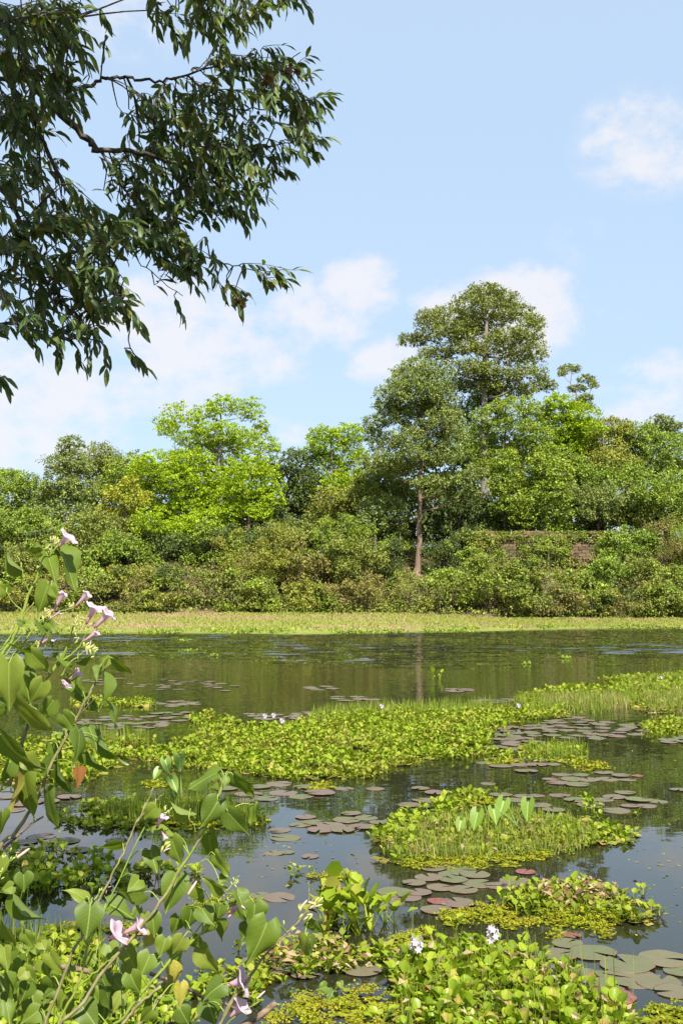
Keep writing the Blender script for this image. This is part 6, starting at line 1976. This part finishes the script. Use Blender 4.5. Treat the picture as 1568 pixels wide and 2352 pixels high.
# limbs of the crown overhead, above the picture
for e in ((-1.2, 3.2, 7.6), (-2.6, 4.2, 8.8), (-3.6, 1.6, 8.6), (-1.0, 1.6, 8.8), (-2.2, 2.2, 9.8), (-.7, 4.4, 7.2), (-4.4, 5.0, 8.0), (-6.0, 4.5, 7.6), (.2, 3.0, 7.9), (.7, 5.8, 8.1)):  # the last two carry the unseen twigs added for shade
    e = np.array(e)
    s0 = np.array(trunk_pts[4]) if e[2] > 8 else fork
    limb([s0, (s0 + e) / 2 + [0, 0, .25], e], .05, .006)
LP = np.concatenate(limbs)

REG = [  # leafy regions on the photo grid: outline, number of twigs, distance range
    ([(0, 0), (165, 0), (185, 80), (140, 110), (120, 90), (60, 130), (0, 200)], 42, 5.2, 6.2),
    ([(0, 150), (80, 120), (150, 160), (175, 185), (195, 245), (120, 230), (60, 260), (0, 320)], 30, 5.4, 6.2),
    ([(330, -40), (600, -40), (600, 20), (540, 55), (470, 80), (400, 60), (345, 60)], 22, 5.4, 6.2),
    ([(590, -30), (700, -30), (690, 0), (620, 20)], 6, 5.6, 6.2),
    ([(330, 190), (430, 150), (560, 120), (680, 130), (700, 200), (725, 260), (700, 330), (600, 360), (480, 370), (380, 360), (290, 300)], 95, 6.0, 7.2),
    ([(220, 350), (330, 330), (480, 360), (640, 350), (660, 380), (600, 400), (590, 450), (520, 500), (440, 520), (330, 500), (250, 430)], 62, 6.0, 7.0),
    ([(0, 340), (60, 330), (100, 420), (180, 450), (260, 480), (300, 560), (260, 640), (120, 640), (0, 620)], 64, 5.4, 6.4),
    ([(0, 620), (130, 620), (260, 640), (290, 700), (240, 760), (190, 770), (120, 780), (60, 750), (0, 760)], 40, 5.4, 6.2),
    ([(330, 520), (420, 540), (500, 590), (470, 640), (400, 640), (340, 600)], 14, 5.9, 6.5),
    ([(0, 220), (80, 220), (150, 300), (140, 400), (60, 420), (0, 400)], 16, 5.6, 6.6),
    ([(290, 480), (420, 510), (400, 560), (320, 580), (270, 540)], 16, 5.9, 6.5),
]
TIPS = [(560, 605, 700, 622, 6.2), (520, 640, 570, 735, 6.2), (590, 620, 640, 660, 6.2), (690, 235, 800, 212, 6.6), (690, 280, 765, 265, 6.6), (680, 150, 725, 115, 6.4), (700, 190, 730, 150, 6.4), (560, 470, 620, 515, 6.5), (640, 380, 690, 405, 6.6), (700, 330, 750, 365, 6.7),
        (285, 800, 345, 845, 5.9), (240, 790, 248, 880, 5.8), (130, 780, 140, 845, 5.7), (60, 760, 110, 830, 5.6), (280, 720, 345, 775, 5.9), (250, 640, 340, 690, 5.9), (400, 680, 432, 752, 6.2), (420, 620, 475, 690, 6.2), (-20, 850, 35, 915, 5.4), (-25, 860, 30, 870, 5.4), (230, 20, 262, 75, 5.7), (245, 80, 235, 150, 6.0),
        (570, 20, 610, 60, 5.9), (440, 70, 420, 110, 5.9), (500, 60, 525, 125, 5.8), (640, -10, 708, 12, 6.0), (600, 360, 700, 350, 6.6), (120, 60, 190, 95, 5.5), (160, 210, 178, 175, 6.0), (600, 110, 690, 100, 6.4), (520, 650, 600, 690, 6.2), (540, 670, 565, 745, 6.2), (600, 640, 690, 642, 6.2), (620, 625, 718, 618, 6.2), (500, 640, 528, 705, 6.2), (630, 628, 684, 662, 6.2), (200, 780, 215, 850, 5.8), (290, 700, 342, 760, 5.9), (310, 815, 352, 860, 5.9), (700, 230, 800, 205, 6.6), (720, 225, 770, 270, 6.6), (180, 800, 192, 850, 5.8), (690, 300, 755, 330, 6.6), (650, 340, 745, 368, 6.7)]
twigs = []
for poly, n, y0, y1 in REG:
    for (u, v) in fill_poly(poly, int(n * 1.12), tr_):
        Y = tr_.uniform(y0, y1)
        a = Q(u, v, Y)
        ln = tr_.uniform(.16, .34)
        d = unit(np.array([tr_.normal(.55, .5), tr_.normal(-.05, .5), tr_.normal(-.35, .45)]))
        twigs.append((a - d * ln * .5, a + d * ln * .5, True))
for (u0, v0, u1, v1, Y) in TIPS:
    e = Q(u1, v1, Y) * .25 + Q(u0, v0, Y) * .75
    e = Q(u0 + (u1 - u0) * .62, v0 + (v1 - v0) * .62, Y)
    twigs.append((Q(u0, v0, Y), e, True))
n_vis = len(twigs)
# the crown overhead
for _ in range(430):
    a = np.array([tr_.uniform(-6.2, -.55), tr_.uniform(.6, 5.6), 0])
    a[2] = tr_.uniform(6.4, 8.6) + .35 * (2.5 - abs(a[0] + 3)) + .4
    uu, vv = to_px(a)
    if vv > -60:
        continue
    d = unit(np.array([tr_.normal(.3, .6), tr_.normal(.1, .6), tr_.normal(-.3, .4)]))
    twigs.append((a, a + d * tr_.uniform(.25, .5), False))

for _ in range(300):  # more unseen twigs, added overhead to shade the mats at the left
    if _ % 4:
        if _ > 190:
            continue
        a = np.array([tr_.uniform(-1.6, 1.2), tr_.uniform(4.4, 6.9), tr_.uniform(7.4, 8.9)])
    else:
        a = np.array([tr_.uniform(-1.2, .5), tr_.uniform(1.5, 4.6), tr_.uniform(7.2, 8.8)])
    if to_px(a)[1] > -60:
        continue
    d = unit(np.array([tr_.normal(.3, .6), tr_.normal(.1, .6), tr_.normal(-.3, .4)]))
    twigs.append((a, a + d * tr_.uniform(.25, .5), False))

Lp, La, Ln, Ls, Lvis = [], [], [], [], []
tparts, fruits = [], []
for (a, e, vis) in twigs:
    j = int(np.argmin(((LP - a) ** 2).sum(1) + np.where(LP[:, 0] > a[0] + .05, .15, 0)))
    s0 = LP[j]
    L = np.linalg.norm(a - s0)
    m_ = (s0 + a) / 2 + np.array([0, 0, .06 * L]) + tr_.normal(0, .03 * L, 3)
    c = spline([s0, m_, a, (a + e) / 2 + [0, 0, .01], e], 8)
    tparts.append(tube(c, np.linspace(.004 + .003 * min(L, 1), .0014, 8), 4, False))
    ln = np.linalg.norm(e - a)
    d = unit(e - a)
    nl = int(np.clip(ln / .023, 6, 14)) if vis else 11
    for i in range(nl + 1):
        t_ = i / nl
        p = a * (1 - t_) + e * t_
        sd = unit(np.cross(d, [0, 0, 1]) + 1e-6) * (1 if i % 2 else -1)
        ax = unit(d * (.55 + .6 * (t_ > .9)) + sd * (.55 if i < nl else .1) + np.array([0, 0, -.55]) + tr_.normal(0, .25, 3))
        nr = unit(np.array([0, -.25, 1.0]) + tr_.normal(0, .45, 3))
        Lp.append(p); La.append(ax); Ln.append(nr)
        Ls.append(tr_.uniform(.070, .118) * (1.0 if vis else 2.0)); Lvis.append(vis)
    if vis and tr_.random() < .16:
        fruits.append((a + e) / 2 + tr_.normal(0, .02, 3))
Lp, La, Ln, Ls, Lvis = map(np.array, (Lp, La, Ln, Ls, Lvis))
RM = frames(La, Ln)
V, F = join(tparts)
tw = O('twigs', mk('twigs', V - TB, F, NBARK), TREE, kind='stuff')
u_, v_ = to_px(Lp)
dist_ = np.linalg.norm(Lp - [0, 0, CAM_Z], axis=1)
inv = Lvis & (u_ > 0) & (u_ < 1568) & (v_ > 0)
score = Ls / dist_ * np.where(inv, 1, 0)
first = np.argsort(-score)[:300]
sel = np.zeros(len(Lp), bool)
sel[first] = True
kind_ = tr_.integers(0, 4, len(Lp))
for i in first:
    M = np.eye(4)
    M[:3, :3] = RM[i] * Ls[i]
    M[:3, 3] = Lp[i] - TB
    O('leaf', LANCEM[kind_[i]], TREE, mat=Matrix(M.tolist()))
Vs, Fs, UVs, o = [], [], [], 0
for k in range(4):
    q = (~sel) & (kind_ == k)
    V, F = scatter(LANCE[k][0], [LANCE[k][1]], Lp[q] - TB, RM[q], Ls[q])
    Vs.append(V); Fs.append(F[0] + o); UVs.append(np.tile(LANCE[k][2], (int(q.sum()), 1)))
    o += len(V)
O('foliage', mk('foliage', np.concatenate(Vs), np.concatenate(Fs), NEARL, uv=np.concatenate(UVs)), TREE, kind='stuff')
print('NEAR LEAVES', len(Lp))
# small round fruits and brown tangles of dead leaves
FR = plain_mat('fruit', (.06, .055, .02), (.12, .10, .03), 20., .5, .4)
import bmesh
bm = bmesh.new()
bmesh.ops.create_icosphere(bm, subdivisions=2, radius=.011)
for v in bm.verts:
    v.co.z *= 1.12
fm = bpy.data.meshes.new('fruit')
bm.to_mesh(fm); bm.free()
fm.materials.append(FR)
for p in fruits:
    O('fruit', fm, TREE, loc=p - TB)
for (u, v, Y) in ((665, 165, 6.4), (615, 185, 6.4), (548, 690, 6.2), (448, 280, 6.6), (225, 560, 5.9)):
    p = Q(u, v, Y)
    n = 26
    q = p + tr_.normal(0, .022, (n, 3))
    V, F = scatter(QV * np.array([1.2, 1, 3]), QF, q - TB, frames(tr_.normal(size=(n, 3)), tr_.normal(size=(n, 3))), tr_.uniform(.03, .06, n))
    O('dead_leaf_tangle', mk('dead_leaf_tangle', V, F, DRY), TREE)
